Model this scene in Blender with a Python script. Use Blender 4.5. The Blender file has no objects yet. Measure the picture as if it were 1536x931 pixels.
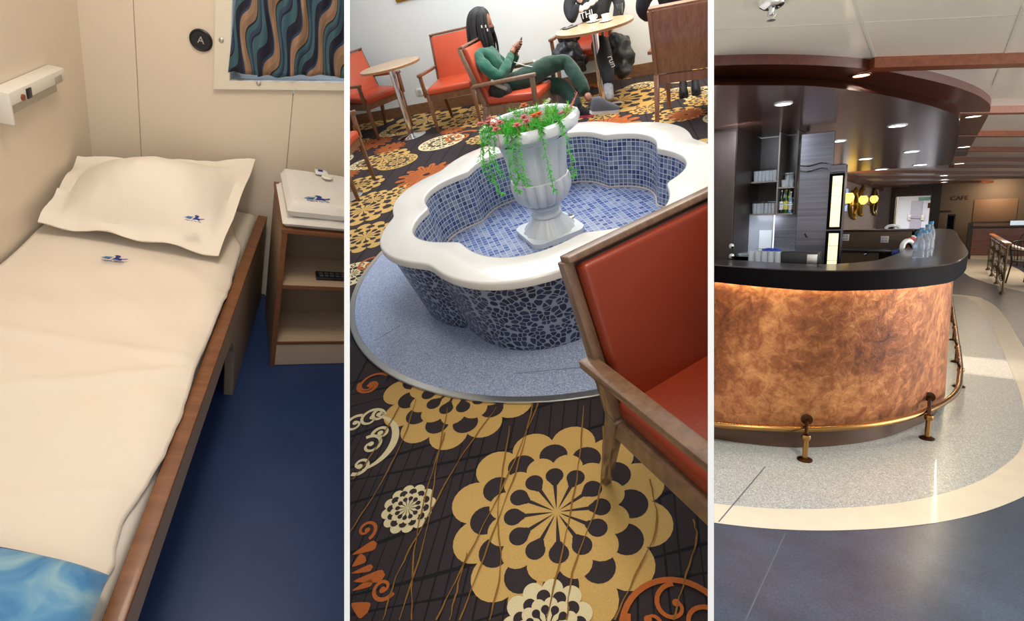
# three rooms of a ship seen side by side: a cabin, a lounge and a bar, parted by white bulkheads
import bpy, bmesh, math, random
from mathutils import Vector, Matrix, noise
random.seed(7)
PI = math.pi
F, CX, CY = 800.0, 768.0, 465.5            # focal length and centre of the 1536 x 931 frame
C = bpy.context.scene.collection
sc = bpy.context.scene

# ------------------------------------------------------------------ three rooms
def ray(px, py): return Vector(((px-CX)/F, 1.0, (CY-py)/F))
class Room:
    """a room with its own floor; local x right, y ahead, z up; eye stands at height h over the local origin"""
    def __init__(s, V, h, H=None, side=0):
        up = -ray(*V).normalized(); s.h = h
        f = ray(*H) if H else Vector((0, 1, 0))
        y = (f - up*f.dot(up)).normalized(); x = y.cross(up)
        s.x_, s.y_, s.up = x, y, up
        s.M = Matrix(((x.x, y.x, up.x, 0), (x.y, y.y, up.y, 0), (x.z, y.z, up.z, 0), (0, 0, 0, 1))) @ Matrix.Translation((0, 0, -h))
        s.side = side
    def _l(s, px, py):
        d = ray(px, py); return Vector((d.dot(s.x_), d.dot(s.y_), d.dot(s.up)))
    def z(s, px, py, z=0.0):
        d = s._l(px, py); t = (z-s.h)/d.z; return Vector((d.x*t, d.y*t, z))
    def y(s, px, py, Y):
        d = s._l(px, py); t = Y/d.y; return Vector((d.x*t, Y, s.h+d.z*t))
    def x(s, px, py, X):
        d = s._l(px, py); t = X/d.x; return Vector((X, d.y*t, s.h+d.z*t))
    def d(s, px, py, D):                   # at a depth D in front of the eye
        d = s._l(px, py); return Vector((d.x*D, d.y*D, s.h+d.z*D))
    def depth(s, p):
        return (s.M @ Vector(p)).y
CABIN = Room((292, 1765), 1.6, (545, -50), 0)
LOUNGE = Room((1080, 1660), 1.5, None, 1)
BAR = Room((900, 5280), 1.55, (1409, 314), 2)
R = CABIN

# ------------------------------------------------------------------ materials
def new_mat(name):
    m = bpy.data.materials.new(name); m.use_nodes = True
    nt = m.node_tree; b = nt.nodes['Principled BSDF']
    return m, nt, b
def N(nt, t, **k):
    n = nt.nodes.new(t)
    for a, v in k.items():
        if a in n.inputs: n.inputs[a].default_value = v
        else: setattr(n, a, v)
    return n
def c4(c): return (c[0], c[1], c[2], 1)
def srgb(r, g, b):
    f = lambda v: (v/255/12.92) if v/255 <= .04045 else ((v/255+.055)/1.055)**2.4
    return (f(r), f(g), f(b))
def mat(name, col, rough=.5, metal=0, var=0, vscale=8, bump=0, bscale=60, coat=0, trans=0, ior=1.45, emit=None, estr=0, alpha=1, sheen=0, spec=.5, stretch=None):
    m, nt, b = new_mat(name)
    b.inputs['Base Color'].default_value = c4(col); b.inputs['Roughness'].default_value = rough
    b.inputs['Metallic'].default_value = metal; b.inputs['Coat Weight'].default_value = coat
    b.inputs['Coat Roughness'].default_value = .08
    b.inputs['Transmission Weight'].default_value = trans; b.inputs['IOR'].default_value = ior
    b.inputs['Alpha'].default_value = alpha; b.inputs['Sheen Weight'].default_value = sheen
    b.inputs['Specular IOR Level'].default_value = spec
    if emit: b.inputs['Emission Color'].default_value = c4(emit); b.inputs['Emission Strength'].default_value = estr
    tc = nt.nodes.new('ShaderNodeTexCoord'); src = tc.outputs['Object']
    if stretch:
        mp = nt.nodes.new('ShaderNodeMapping'); mp.inputs['Scale'].default_value = stretch
        nt.links.new(src, mp.inputs['Vector']); src = mp.outputs['Vector']
    if var:
        nz = N(nt, 'ShaderNodeTexNoise', Scale=vscale, Detail=5.0, Roughness=.6)
        nt.links.new(src, nz.inputs['Vector'])
        cr = nt.nodes.new('ShaderNodeValToRGB')
        cr.color_ramp.elements[0].position = .3; cr.color_ramp.elements[1].position = .7
        cr.color_ramp.elements[0].color = c4([max(0, v*(1-var)) for v in col])
        cr.color_ramp.elements[1].color = c4([min(1, v*(1+var)) for v in col])
        nt.links.new(nz.outputs['Fac'], cr.inputs['Fac']); nt.links.new(cr.outputs['Color'], b.inputs['Base Color'])
    if bump:
        nz = N(nt, 'ShaderNodeTexNoise', Scale=bscale, Detail=3.0)
        nt.links.new(src, nz.inputs['Vector'])
        bp = N(nt, 'ShaderNodeBump', Strength=bump, Distance=.01)
        nt.links.new(nz.outputs['Fac'], bp.inputs['Height']); nt.links.new(bp.outputs['Normal'], b.inputs['Normal'])
    return m
def wood(name, c1, c2, rough=.35, scale=3, coat=.2, axis=0, stretch=14):
    m, nt, b = new_mat(name)
    tc = nt.nodes.new('ShaderNodeTexCoord'); mp = nt.nodes.new('ShaderNodeMapping')
    s = [stretch*scale/3]*3; s[axis] = scale/3
    mp.inputs['Scale'].default_value = s
    nz = N(nt, 'ShaderNodeTexNoise', Scale=2.5, Detail=7.0, Roughness=.62, Distortion=.6)
    cr = nt.nodes.new('ShaderNodeValToRGB')
    cr.color_ramp.elements[0].position = .32; cr.color_ramp.elements[1].position = .68
    cr.color_ramp.elements[0].color = c4(c1); cr.color_ramp.elements[1].color = c4(c2)
    nt.links.new(tc.outputs['Object'], mp.inputs['Vector']); nt.links.new(mp.outputs['Vector'], nz.inputs['Vector'])
    nt.links.new(nz.outputs['Fac'], cr.inputs['Fac']); nt.links.new(cr.outputs['Color'], b.inputs['Base Color'])
    b.inputs['Roughness'].default_value = rough; b.inputs['Coat Weight'].default_value = coat; b.inputs['Coat Roughness'].default_value = .12
    return m
def speck(name, base, dark, light, scale=260, rough=.35, coat=0, f=.35):
    m, nt, b = new_mat(name)
    tc = nt.nodes.new('ShaderNodeTexCoord')
    v = N(nt, 'ShaderNodeTexVoronoi', Scale=scale)
    sp = nt.nodes.new('ShaderNodeSeparateColor'); cr = nt.nodes.new('ShaderNodeValToRGB')
    e = cr.color_ramp; e.elements[0].position = 0; e.elements[0].color = c4(dark)
    e.elements[1].position = 1; e.elements[1].color = c4(light)
    a = e.elements.new(f); a.color = c4(base); a = e.elements.new(1-f); a.color = c4(base)
    nt.links.new(tc.outputs['Object'], v.inputs['Vector']); nt.links.new(v.outputs['Color'], sp.inputs['Color'])
    nt.links.new(sp.outputs['Red'], cr.inputs['Fac']); nt.links.new(cr.outputs['Color'], b.inputs['Base Color'])
    b.inputs['Roughness'].default_value = rough; b.inputs['Coat Weight'].default_value = coat
    return m
def mosaic(name, size, cols, grout, rough=.2):
    m, nt, b = new_mat(name)
    uv = nt.nodes.new('ShaderNodeUVMap')
    sepx = nt.nodes.new('ShaderNodeSeparateXYZ'); nt.links.new(uv.outputs['UV'], sepx.inputs['Vector'])
    fr, fl = [], []
    for ax in 'XY':
        dv = N(nt, 'ShaderNodeMath', operation='DIVIDE'); dv.inputs[1].default_value = size
        nt.links.new(sepx.outputs[ax], dv.inputs[0])
        a = N(nt, 'ShaderNodeMath', operation='FRACT'); nt.links.new(dv.outputs[0], a.inputs[0])
        c = N(nt, 'ShaderNodeMath', operation='FLOOR'); nt.links.new(dv.outputs[0], c.inputs[0])
        s = N(nt, 'ShaderNodeMath', operation='SUBTRACT'); s.inputs[1].default_value = .5; nt.links.new(a.outputs[0], s.inputs[0])
        ab = N(nt, 'ShaderNodeMath', operation='ABSOLUTE'); nt.links.new(s.outputs[0], ab.inputs[0])
        fr.append(ab); fl.append(c)
    mx = N(nt, 'ShaderNodeMath', operation='MAXIMUM'); nt.links.new(fr[0].outputs[0], mx.inputs[0]); nt.links.new(fr[1].outputs[0], mx.inputs[1])
    gt = N(nt, 'ShaderNodeMath', operation='GREATER_THAN'); gt.inputs[1].default_value = .43; nt.links.new(mx.outputs[0], gt.inputs[0])
    cb = nt.nodes.new('ShaderNodeCombineXYZ'); nt.links.new(fl[0].outputs[0], cb.inputs[0]); nt.links.new(fl[1].outputs[0], cb.inputs[1])
    wn = nt.nodes.new('ShaderNodeTexWhiteNoise'); wn.noise_dimensions = '2D'; nt.links.new(cb.outputs[0], wn.inputs['Vector'])
    cr = nt.nodes.new('ShaderNodeValToRGB'); cr.color_ramp.interpolation = 'CONSTANT'
    el = cr.color_ramp.elements; el[0].color = c4(cols[0]); el[0].position = 0
    el[1].position = 1/len(cols); el[1].color = c4(cols[1])
    for i in range(2, len(cols)): a = el.new(i/len(cols)); a.color = c4(cols[i])
    nt.links.new(wn.outputs['Value'], cr.inputs['Fac'])
    mix = nt.nodes.new('ShaderNodeMix'); mix.data_type = 'RGBA'
    nt.links.new(gt.outputs[0], mix.inputs[0]); nt.links.new(cr.outputs['Color'], mix.inputs[6]); mix.inputs[7].default_value = c4(grout)
    nt.links.new(mix.outputs[2], b.inputs['Base Color']); b.inputs['Roughness'].default_value = rough
    return m
def pebble(name, scale, grout, cols):
    m, nt, b = new_mat(name)
    uv = nt.nodes.new('ShaderNodeUVMap')
    nz = N(nt, 'ShaderNodeTexNoise', Scale=9.0, Detail=1.0)
    mpx = N(nt, 'ShaderNodeMixRGB', blend_type='ADD'); mpx.inputs[0].default_value = .06
    nt.links.new(uv.outputs['UV'], nz.inputs['Vector']); nt.links.new(uv.outputs['UV'], mpx.inputs[1]); nt.links.new(nz.outputs['Color'], mpx.inputs[2])
    ve = N(nt, 'ShaderNodeTexVoronoi', Scale=scale, feature='DISTANCE_TO_EDGE', Randomness=1.0)
    vc = N(nt, 'ShaderNodeTexVoronoi', Scale=scale, Randomness=1.0)
    for v in (ve, vc):
        v.voronoi_dimensions = '2D'; nt.links.new(mpx.outputs[0], v.inputs['Vector'])
    # round the cells: stone where far enough from its neighbours and close enough to the middle
    r1 = nt.nodes.new('ShaderNodeValToRGB'); r1.color_ramp.elements[0].position = .06; r1.color_ramp.elements[1].position = .09
    nt.links.new(ve.outputs['Distance'], r1.inputs['Fac'])
    r2 = nt.nodes.new('ShaderNodeValToRGB'); r2.color_ramp.elements[0].position = .52; r2.color_ramp.elements[1].position = .58
    r2.color_ramp.elements[0].color = (1, 1, 1, 1); r2.color_ramp.elements[1].color = (0, 0, 0, 1)
    nt.links.new(vc.outputs['Distance'], r2.inputs['Fac'])
    mu = N(nt, 'ShaderNodeMath', operation='MULTIPLY'); nt.links.new(r1.outputs['Color'], mu.inputs[0]); nt.links.new(r2.outputs['Color'], mu.inputs[1])
    sp = nt.nodes.new('ShaderNodeSeparateColor'); nt.links.new(vc.outputs['Color'], sp.inputs['Color'])
    cr = nt.nodes.new('ShaderNodeValToRGB'); el = cr.color_ramp.elements; cr.color_ramp.interpolation = 'CONSTANT'
    el[0].color = c4(cols[0]); el[1].position = 1/len(cols); el[1].color = c4(cols[1])
    for i in range(2, len(cols)): a = el.new(i/len(cols)); a.color = c4(cols[i])
    nt.links.new(sp.outputs['Red'], cr.inputs['Fac'])
    mix = nt.nodes.new('ShaderNodeMix'); mix.data_type = 'RGBA'
    nt.links.new(mu.outputs[0], mix.inputs[0]); mix.inputs[6].default_value = c4(grout); nt.links.new(cr.outputs['Color'], mix.inputs[7])
    nt.links.new(mix.outputs[2], b.inputs['Base Color']); b.inputs['Roughness'].default_value = .3
    bp = N(nt, 'ShaderNodeBump', Strength=.5, Distance=.004); nt.links.new(mu.outputs[0], bp.inputs['Height']); nt.links.new(bp.outputs['Normal'], b.inputs['Normal'])
    return m

# ------------------------------------------------------------------ mesh helpers
def B(): return bmesh.new()
def box(bm, lo, hi, bev=0, seg=2, M=None):
    x0, y0, z0 = lo; x1, y1, z1 = hi
    vs = [bm.verts.new(p) for p in ((x0,y0,z0),(x1,y0,z0),(x1,y1,z0),(x0,y1,z0),(x0,y0,z1),(x1,y0,z1),(x1,y1,z1),(x0,y1,z1))]
    fs = [bm.faces.new([vs[i] for i in f]) for f in ((3,2,1,0),(4,5,6,7),(0,1,5,4),(1,2,6,5),(2,3,7,6),(3,0,4,7))]
    if bev:
        es = list({e for f in fs for e in f.edges})
        r = bmesh.ops.bevel(bm, geom=es, offset=bev, segments=seg, affect='EDGES', profile=.5)
        vs = list({v for f in r['faces'] for v in f.verts} | {v for v in vs if v.is_valid})
    if M is not None:
        for v in vs: v.co = M @ v.co
    return vs
def frame_of(d, upv=(0, 0, 1)):
    d = d.normalized(); u = Vector(upv)
    if abs(d.dot(u)) > .98: u = Vector((1, 0, 0))
    x = d.cross(u).normalized(); z = x.cross(d).normalized()
    return x, d, z
def bar(bm, p, q, w, h, w2=None, h2=None, bev=0, upv=(0, 0, 1)):
    """squared bar from p to q, w across, h along up; may taper"""
    p, q = Vector(p), Vector(q); x, d, z = frame_of(q-p, upv)
    w2 = w2 or w; h2 = h2 or h
    ring = lambda c, a, b: [bm.verts.new(c + x*sx*a/2 + z*sz*b/2) for sx, sz in ((-1,-1),(1,-1),(1,1),(-1,1))]
    a, b = ring(p, w, h), ring(q, w2, h2)
    fs = [bm.faces.new(a[::-1]), bm.faces.new(b)] + [bm.faces.new((a[i], a[(i+1)%4], b[(i+1)%4], b[i])) for i in range(4)]
    if bev:
        es = list({e for f in fs for e in f.edges})
        bmesh.ops.bevel(bm, geom=es, offset=bev, segments=2, affect='EDGES', profile=.5)
def tube(bm, pts, r, n=10, closed=False, cap=True, flat=1.0):
    pts = [Vector(p) for p in pts]; k = len(pts); rr = r if isinstance(r, (list, tuple)) else [r]*k
    rings = []; px = None
    for i, p in enumerate(pts):
        a = pts[(i-1) % k] if (closed or i) else p; b = pts[(i+1) % k] if (closed or i < k-1) else p
        d = (b-a).normalized()
        if px is None: px = frame_of(d)[0]
        x = (px - d*px.dot(d)).normalized(); px = x; z = x.cross(d)
        rings.append([bm.verts.new(p + (x*math.cos(2*PI*j/n) + z*math.sin(2*PI*j/n)*flat)*rr[i]) for j in range(n)])
    for i in range(k if closed else k-1):
        a, b = rings[i], rings[(i+1) % k]
        for j in range(n): bm.faces.new((a[j], a[(j+1)%n], b[(j+1)%n], b[j]))
    if cap and not closed: bm.faces.new(rings[0][::-1]); bm.faces.new(rings[-1])
def lathe(bm, prof, n=32, c=(0, 0, 0), mod=None, cap=True, M=None):
    rings = []; cx, cy, cz = c
    for r, z in prof:
        ring = []
        for j in range(n):
            a = 2*PI*j/n; q = r*(mod(a, r, z) if mod else 1)
            v = Vector((cx+q*math.cos(a), cy+q*math.sin(a), cz+z))
            ring.append(bm.verts.new(M @ v if M is not None else v))
        rings.append(ring)
    for a, b in zip(rings, rings[1:]):
        for j in range(n): bm.faces.new((a[j], a[(j+1)%n], b[(j+1)%n], b[j]))
    if cap:
        if prof[0][0] > 1e-4: bm.faces.new(rings[0][::-1])
        if prof[-1][0] > 1e-4: bm.faces.new(rings[-1])
def prism(bm, pts, z0, z1, M=None):
    a = [bm.verts.new((p[0], p[1], z0)) for p in pts]; b = [bm.verts.new((p[0], p[1], z1)) for p in pts]
    n = len(pts); fs = [bm.faces.new(a[::-1]), bm.faces.new(b)]
    fs += [bm.faces.new((a[i], a[(i+1)%n], b[(i+1)%n], b[i])) for i in range(n)]
    if M is not None:
        for v in a+b: v.co = M @ v.co
    return fs
def wallstrip(bm, pts, z0, z1, pts2=None, closed=False):
    """a standing surface along a path; its upper edge may follow pts2"""
    p2 = pts2 or pts
    a = [bm.verts.new((p[0], p[1], z0)) for p in pts]; b = [bm.verts.new((p[0], p[1], z1)) for p in p2]
    n = len(pts)
    for i in range(n if closed else n-1): bm.faces.new((a[i], a[(i+1)%n], b[(i+1)%n], b[i]))
def flat(bm, pts, z, mi=0):
    f = bm.faces.new([bm.verts.new((p[0], p[1], z)) for p in pts]); f.material_index = mi
    if f.normal.z < 0 or True:
        f.normal_update()
        if f.normal.z < 0: f.normal_flip()
    return f
def disc(c, r, n=24, a0=0, sx=1, sy=1, rot=0):
    return [(c[0]+r*(sx*math.cos(a)*math.cos(rot)-sy*math.sin(a)*math.sin(rot)), c[1]+r*(sx*math.cos(a)*math.sin(rot)+sy*math.sin(a)*math.cos(rot))) for a in [a0+2*PI*i/n for i in range(n)]]
def spline(P, k=8, closed=False):
    P = [Vector(p) for p in P]; n = len(P); out = []
    for i in range(n if closed else n-1):
        p1, p2 = P[i], P[(i+1) % n]
        p0 = P[(i-1) % n] if (closed or i) else p1*2-p2
        p3 = P[(i+2) % n] if (closed or i < n-2) else p2*2-p1
        for j in range(k):
            t = j/k
            out.append(.5*((2*p1)+(p2-p0)*t+(2*p0-5*p1+4*p2-p3)*t*t+(3*p1-p0-3*p2+p3)*t**3))
    if not closed: out.append(P[-1])
    return out
def ribbon(bm, pts, w, z, mi=0):
    """a flat strip lying at height z along pts, w wide (a number or one per point)"""
    pts = [Vector((p[0], p[1])) for p in pts]; L, Rr = [], []
    for i, p in enumerate(pts):
        d = (pts[min(i+1, len(pts)-1)] - pts[max(i-1, 0)])
        if d.length < 1e-9: d = Vector((1, 0))
        d.normalize(); nn = Vector((-d.y, d.x)); ww = (w[i] if isinstance(w, (list, tuple)) else w)/2
        L.append(bm.verts.new((*(p+nn*ww), z))); Rr.append(bm.verts.new((*(p-nn*ww), z)))
    for i in range(len(pts)-1):
        f = bm.faces.new((L[i], L[i+1], Rr[i+1], Rr[i])); f.material_index = mi; f.normal_update()
        if f.normal.z < 0: f.normal_flip()
def offset(pts, d, closed=False):
    """2D path moved sideways by d (to the left of its direction)"""
    out = []; n = len(pts)
    for i in range(n):
        a = pts[(i-1) % n] if (closed or i) else pts[i]; b = pts[(i+1) % n] if (closed or i < n-1) else pts[i]
        t = Vector((b[0]-a[0], b[1]-a[1])); t.normalize()
        out.append(Vector((pts[i][0]-t.y*d, pts[i][1]+t.x*d)))
    return out
def finish(me, smooth, ang=.7):
    bm = bmesh.new(); bm.from_mesh(me)
    bmesh.ops.remove_doubles(bm, verts=bm.verts, dist=1e-6)
    if smooth:
        for f in bm.faces: f.smooth = True
        for e in bm.edges:
            e.smooth = not (len(e.link_faces) == 2 and e.calc_face_angle(0) > ang)
    bm.to_mesh(me); bm.free()

# ------------------------------------------------------------------ objects
DEF = {}
def _name(o, label=None, cat=None, group=None, kind=None):
    if label: o['label'] = label
    if cat: o['category'] = cat
    if group: o['group'] = group
    if kind: o['kind'] = kind
ROOM_OF = {}
def thing(name, label, cat, loc=(0, 0, 0), rz=0, group=None, s=1):
    o = bpy.data.objects.new(name, None); C.objects.link(o); o.empty_display_size = .05
    o.matrix_world = R.M @ Matrix.Translation(loc) @ Matrix.Rotation(rz, 4, 'Z') @ Matrix.Scale(s, 4)
    _name(o, label, cat, group); ROOM_OF[o.name] = R
    return o
def obj(name, bm, m, parent=None, smooth=True, ang=.7, label=None, room=False, recalc=True):
    """ONE mesh object. room=True: its points are room coordinates even under a thing"""
    if recalc: bmesh.ops.recalc_face_normals(bm, faces=bm.faces)
    me = bpy.data.meshes.new(name); bm.to_mesh(me); bm.free(); finish(me, smooth, ang)
    for x in (m if isinstance(m, (list, tuple)) else [m]): me.materials.append(x)
    o = bpy.data.objects.new(name, me); C.objects.link(o)
    if parent is not None:
        o.parent = parent
        top = parent
        while top.parent: top = top.parent
        if room: me.transform(WM(top).inverted() @ ROOM_OF[top.name].M)
    else:
        o.matrix_world = R.M; ROOM_OF[o.name] = R
    if label: o['label'] = label
    return o
def WM(o):
    return WM(o.parent) @ o.matrix_local if o.parent else o.matrix_basis
def solo(name, bm, m, label, cat, group=None, **k):
    o = obj(name, bm, m, **k); rebase(o); _name(o, label, cat, group); return o
def rebase(o):
    """put the origin of a single-mesh thing at the middle of its base"""
    vs = o.data.vertices
    if not vs: return
    lo = [min(v.co[i] for v in vs) for i in range(3)]; hi = [max(v.co[i] for v in vs) for i in range(3)]
    c = Vector(((lo[0]+hi[0])/2, (lo[1]+hi[1])/2, lo[2]))
    o.data.transform(Matrix.Translation(-c)); o.matrix_world = R.M @ Matrix.Translation(c)
def struct(name, bm, m, **k):
    o = obj(name, bm, m, **k); o['kind'] = 'structure'; return o
def dup(root, loc, rz=0, label=None, group=None, s=1):
    r = root.copy(); C.objects.link(r); ROOM_OF[r.name] = R
    r.matrix_world = R.M @ Matrix.Translation(loc) @ Matrix.Rotation(rz, 4, 'Z') @ Matrix.Scale(s, 4)
    if label: r['label'] = label
    if group: r['group'] = group
    for ch in list(root.children):
        c = ch.copy(); C.objects.link(c); c.parent = r
        for g in ch.children:
            d = g.copy(); C.objects.link(d); d.parent = c
    return r
def text_bm(s, size, M, depth=.0004, bm=None, font_mat=None):
    cu = bpy.data.curves.new('lettering', 'FONT'); cu.body = s; cu.size = size; cu.extrude = depth; cu.align_x = 'CENTER'; cu.align_y = 'CENTER'
    o = bpy.data.objects.new('lettering', cu); C.objects.link(o)
    dg = bpy.context.evaluated_depsgraph_get(); me = bpy.data.meshes.new_from_object(o.evaluated_get(dg))
    bpy.data.objects.remove(o); bpy.data.curves.remove(cu)
    me.transform(M); b = bm or bmesh.new(); b.from_mesh(me); bpy.data.meshes.remove(me)
    return b
def skin(V, E, sub=2, root=0):
    """a body grown on a skeleton: V = [(point, radius or (rx, ry))], E = edges; returns a bmesh"""
    me = bpy.data.meshes.new('body'); me.from_pydata([tuple(v[0]) for v in V], E, [])
    o = bpy.data.objects.new('body', me); C.objects.link(o)
    m = o.modifiers.new('s', 'SKIN'); m.use_smooth_shade = True
    for i, v in enumerate(V):
        r = v[1]; me.skin_vertices[0].data[i].radius = (r, r) if not isinstance(r, tuple) else r
        me.skin_vertices[0].data[i].use_root = (i == root)
    if sub: s = o.modifiers.new('u', 'SUBSURF'); s.levels = sub; s.render_levels = sub
    dg = bpy.context.evaluated_depsgraph_get(); m2 = bpy.data.meshes.new_from_object(o.evaluated_get(dg))
    bpy.data.objects.remove(o); bpy.data.meshes.remove(me)
    b = bmesh.new(); b.from_mesh(m2); bpy.data.meshes.remove(m2); return b
def rumple(bm, amp, sc, seed=0):
    """push a soft surface in and out into folds"""
    bm.normal_update()
    for v in bm.verts:
        q = v.co*sc+Vector((seed, seed*2, 0)); v.co += v.normal*amp*(noise.noise(q)+.5*noise.noise(q*2.3)-.3*abs(noise.noise(q*1.4)))
    return bm
def basis(o, x, y, z):
    """matrix whose axes are x, y, z at o"""
    return Matrix(((x[0], y[0], z[0], o[0]), (x[1], y[1], z[1], o[1]), (x[2], y[2], z[2], o[2]), (0, 0, 0, 1)))
def area(name, loc, size, power, col=(1, 1, 1), to=(0, 0, -1), sizey=None, spread=PI):
    l = bpy.data.lights.new(name, 'AREA'); l.energy = power; l.color = col; l.size = size; l.spread = spread
    if sizey: l.shape = 'RECTANGLE'; l.size_y = sizey
    o = bpy.data.objects.new(name, l); C.objects.link(o)
    q = Vector(to).normalized().to_track_quat('-Z', 'Y').to_matrix().to_4x4()
    o.matrix_world = R.M @ Matrix.Translation(loc) @ q
    return o
# light levels
CAB_W, LOU_W, LOU_L, LOU_F = 9, 114, 13, 42
BAR_W, BAR_S, BAR_F, BAR_C, BAR_B, BAR_U, DL_P, DL_E, LED_E = 52, 260, 85, 320, 5, 2.2, 1.1, 14, 90
WORLD, EXPO = 1.2, 0
# ================================================================== THE CABIN
R = CABIN
m_wallc = mat('cream_panel', (.78, .67, .54), .45, bump=.05, bscale=300, coat=.1)
m_seam = mat('seam_strip', (.50, .42, .33), .6)
m_navy = mat('navy_vinyl', (.020, .045, .145), .42, var=.12, vscale=3, coat=.1)
m_sheet = mat('white_cotton', (.84, .74, .62), .85, bump=.12, bscale=500, sheen=.2)
m_under = mat('grey_cotton', (.66, .60, .52), .9)
m_pillow = mat('pillow_cotton', (.88, .80, .69), .85, bump=.1, bscale=400, sheen=.2)
m_railtop = wood('reddish_edge_wood', (.16, .055, .018), (.235, .09, .03), .45, coat=.1)
m_railside = mat('grey_beige_laminate', (.30, .22, .165), .5, var=.06)
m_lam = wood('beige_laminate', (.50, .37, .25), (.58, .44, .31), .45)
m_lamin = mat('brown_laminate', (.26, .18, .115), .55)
m_logo = mat('logo_navy', (.02, .035, .22), .7)
m_logo2 = mat('logo_teal', (.08, .25, .45), .7)
m_towel = mat('towel_white', (.90, .86, .80), .95, bump=.6, bscale=350, sheen=.5)
m_black = mat('black_plastic', (.012, .012, .014), .35)
m_white = mat('white_plastic', (.82, .78, .70), .4)
m_metal = mat('brushed_metal', (.55, .53, .50), .3, 1)
m_steel = mat('polished_steel', (.75, .75, .76), .12, 1)
XB, YW, XW = -.252, 2.377, -.90
# floor
b = B(); flat(b, [(-1.2, -.6), (1.6, -.6), (1.6, 2.6), (-1.2, 2.6)], 0)
struct('floor', b, m_navy, smooth=False)
# back wall with window opening
fr0 = R.y(322, 132, YW); fr1 = R.y(516, 134, YW)
SL = (fr1.z-fr0.z)/(fr1.x-fr0.x)      # the sill rises towards the partition
op0 = R.y(344, 112, YW); wx0, wz0 = op0.x+.004, op0.z-.018
wx1, wz1 = .45, 1.75
def zs(x): return (x-wx0)*SL      # rise of the sill at x
b = B()
sx = [-.732, -.195]
def wbox(x0, x1, z0, z1, bev=.002):
    if x1 > x0 and z1 > z0: box(b, (x0, YW, z0), (x1, YW+.03, z1), bev)
g = .0016
wbox(-1.1, sx[0]-g, 0, 2.4)
MY = basis((0, YW, 0), (1, 0, 0), (0, 0, 1), (0, -1, 0))
for xa_, xb_ in ((sx[0]+g, sx[1]-g), (sx[1]+g, wx1+.4)): prism(b, [(xa_, 0), (xb_, 0), (xb_, wz0+max(0, zs(xb_))), (max(xa_, wx0), wz0+max(0, zs(max(xa_, wx0)))), (xa_, wz0+max(0, zs(xa_)))], -.03, 0, M=MY)
wbox(sx[0]+g, wx0, wz0, 2.4, 0); wbox(wx0, wx1+.4, wz1, 2.4, 0)
struct('wall_back', b, m_wallc, smooth=False)
b = B()
for x in sx: box(b, (x-.004, YW+.004, 0), (x+.004, YW+.028, 2.4 if x < -.5 else wz0))
struct('trim_1', b, m_seam, smooth=False)
b = B(); box(b, (XW-.03, -.6, 0), (XW, YW, 2.4)); struct('wall_left', b, m_wallc, smooth=False)
b = B(); box(b, (-.24, YW-.012, 0), (.4, YW, .045), .003); struct('baseboard_back', b, mat('ivory_skirting', (.72, .65, .52), .5))
# ---- window: frame plate, screws, recess
w = B(); T = .018
def fquad(P):
    prism(w, P, -.001, T, M=MY)
fx0, fz0 = fr0.x, fr0.z
fquad([(fx0, fz0), (wx0, fz0+(wx0-fx0)*SL), (wx0, 2.0), (fx0, 2.0)]); fquad([(wx0, fz0+(wx0-fx0)*SL), (wx1+.3, fz0+(wx1+.3-fx0)*SL), (wx1+.3, wz0+zs(wx1+.3)), (wx0, wz0)]); fquad([(wx0, wz1), (wx1+.3, wz1), (wx1+.3, 2.0), (wx0, 2.0)])
win = struct('window_1', w, mat('window_plate', (.80, .73, .60), .35, coat=.3), smooth=False)
for px, py in ((332, 60), (388, 125), (470, 127)):
    if px == 470: continue
    p = R.y(px, py, YW-T); s = B()
    lathe(s, [(.0085, 0), (.0085, .003), (.006, .005), (0, .005)], 16, M=basis(p, (1, 0, 0), (0, 0, 1), (0, -1, 0)))
    obj('window_screw', s, m_metal, win)
s = B()
for (x0, x1, z0, z1) in ((wx0-.01, wx0, wz0, wz1), (wx1, wx1+.01, wz0, wz1)):
    box(s, (x0, YW+.001, z0), (x1, YW+.16, z1))
prism(s, [(wx0, wz0-.01), (wx1, wz0-.01+zs(wx1)), (wx1, wz0+zs(wx1)), (wx0, wz0)], -.16, -.001, M=MY)
obj('window_reveal', s, mat('reveal_white', (.85, .87, .9), .4), win, smooth=False)
s = B(); box(s, (wx0-.05, YW+.16, wz0-.05), (wx1+.05, YW+.166, wz1+.05))
obj('window_pane', s, mat('daylight_glass', (.8, .9, 1), .05, trans=1, ior=1.1), win, smooth=False)
# curtain
m_cur, nt, bb = new_mat('wavy_striped_fabric')
uv = nt.nodes.new('ShaderNodeUVMap'); sp = nt.nodes.new('ShaderNodeSeparateXYZ'); nt.links.new(uv.outputs['UV'], sp.inputs[0])
def mth(op, a, c=None):
    n = nt.nodes.new('ShaderNodeMath'); n.operation = op
    for i, q in enumerate((a, c)):
        if q is None: continue
        if isinstance(q, (int, float)): n.inputs[i].default_value = q
        else: nt.links.new(q, n.inputs[i])
    return n.outputs[0]
u, v = sp.outputs[0], sp.outputs[1]
w1 = mth('MULTIPLY', mth('SINE', mth('ADD', mth('MULTIPLY', v, 27.0), mth('MULTIPLY', u, 38.0))), .015)
w2 = mth('MULTIPLY', mth('SINE', mth('ADD', mth('MULTIPLY', v, 13.0), mth('MULTIPLY', u, -21.0))), .007)
uu = mth('ADD', u, mth('ADD', w1, w2))
ph = mth('FRACT', mth('DIVIDE', uu, .088))
cr = nt.nodes.new('ShaderNodeValToRGB'); cr.color_ramp.interpolation = 'CONSTANT'
st = [(0, (.012, .012, .02)), (.035, (.05, .12, .16)), (.22, (.01, .012, .03)), (.42, (.02, .05, .11)), (.48, (.36, .22, .14)), (.64, (.27, .16, .10)), (.78, (.01, .01, .015)), (.82, (.05, .12, .15)), (.92, (.035, .06, .12))]
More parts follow.
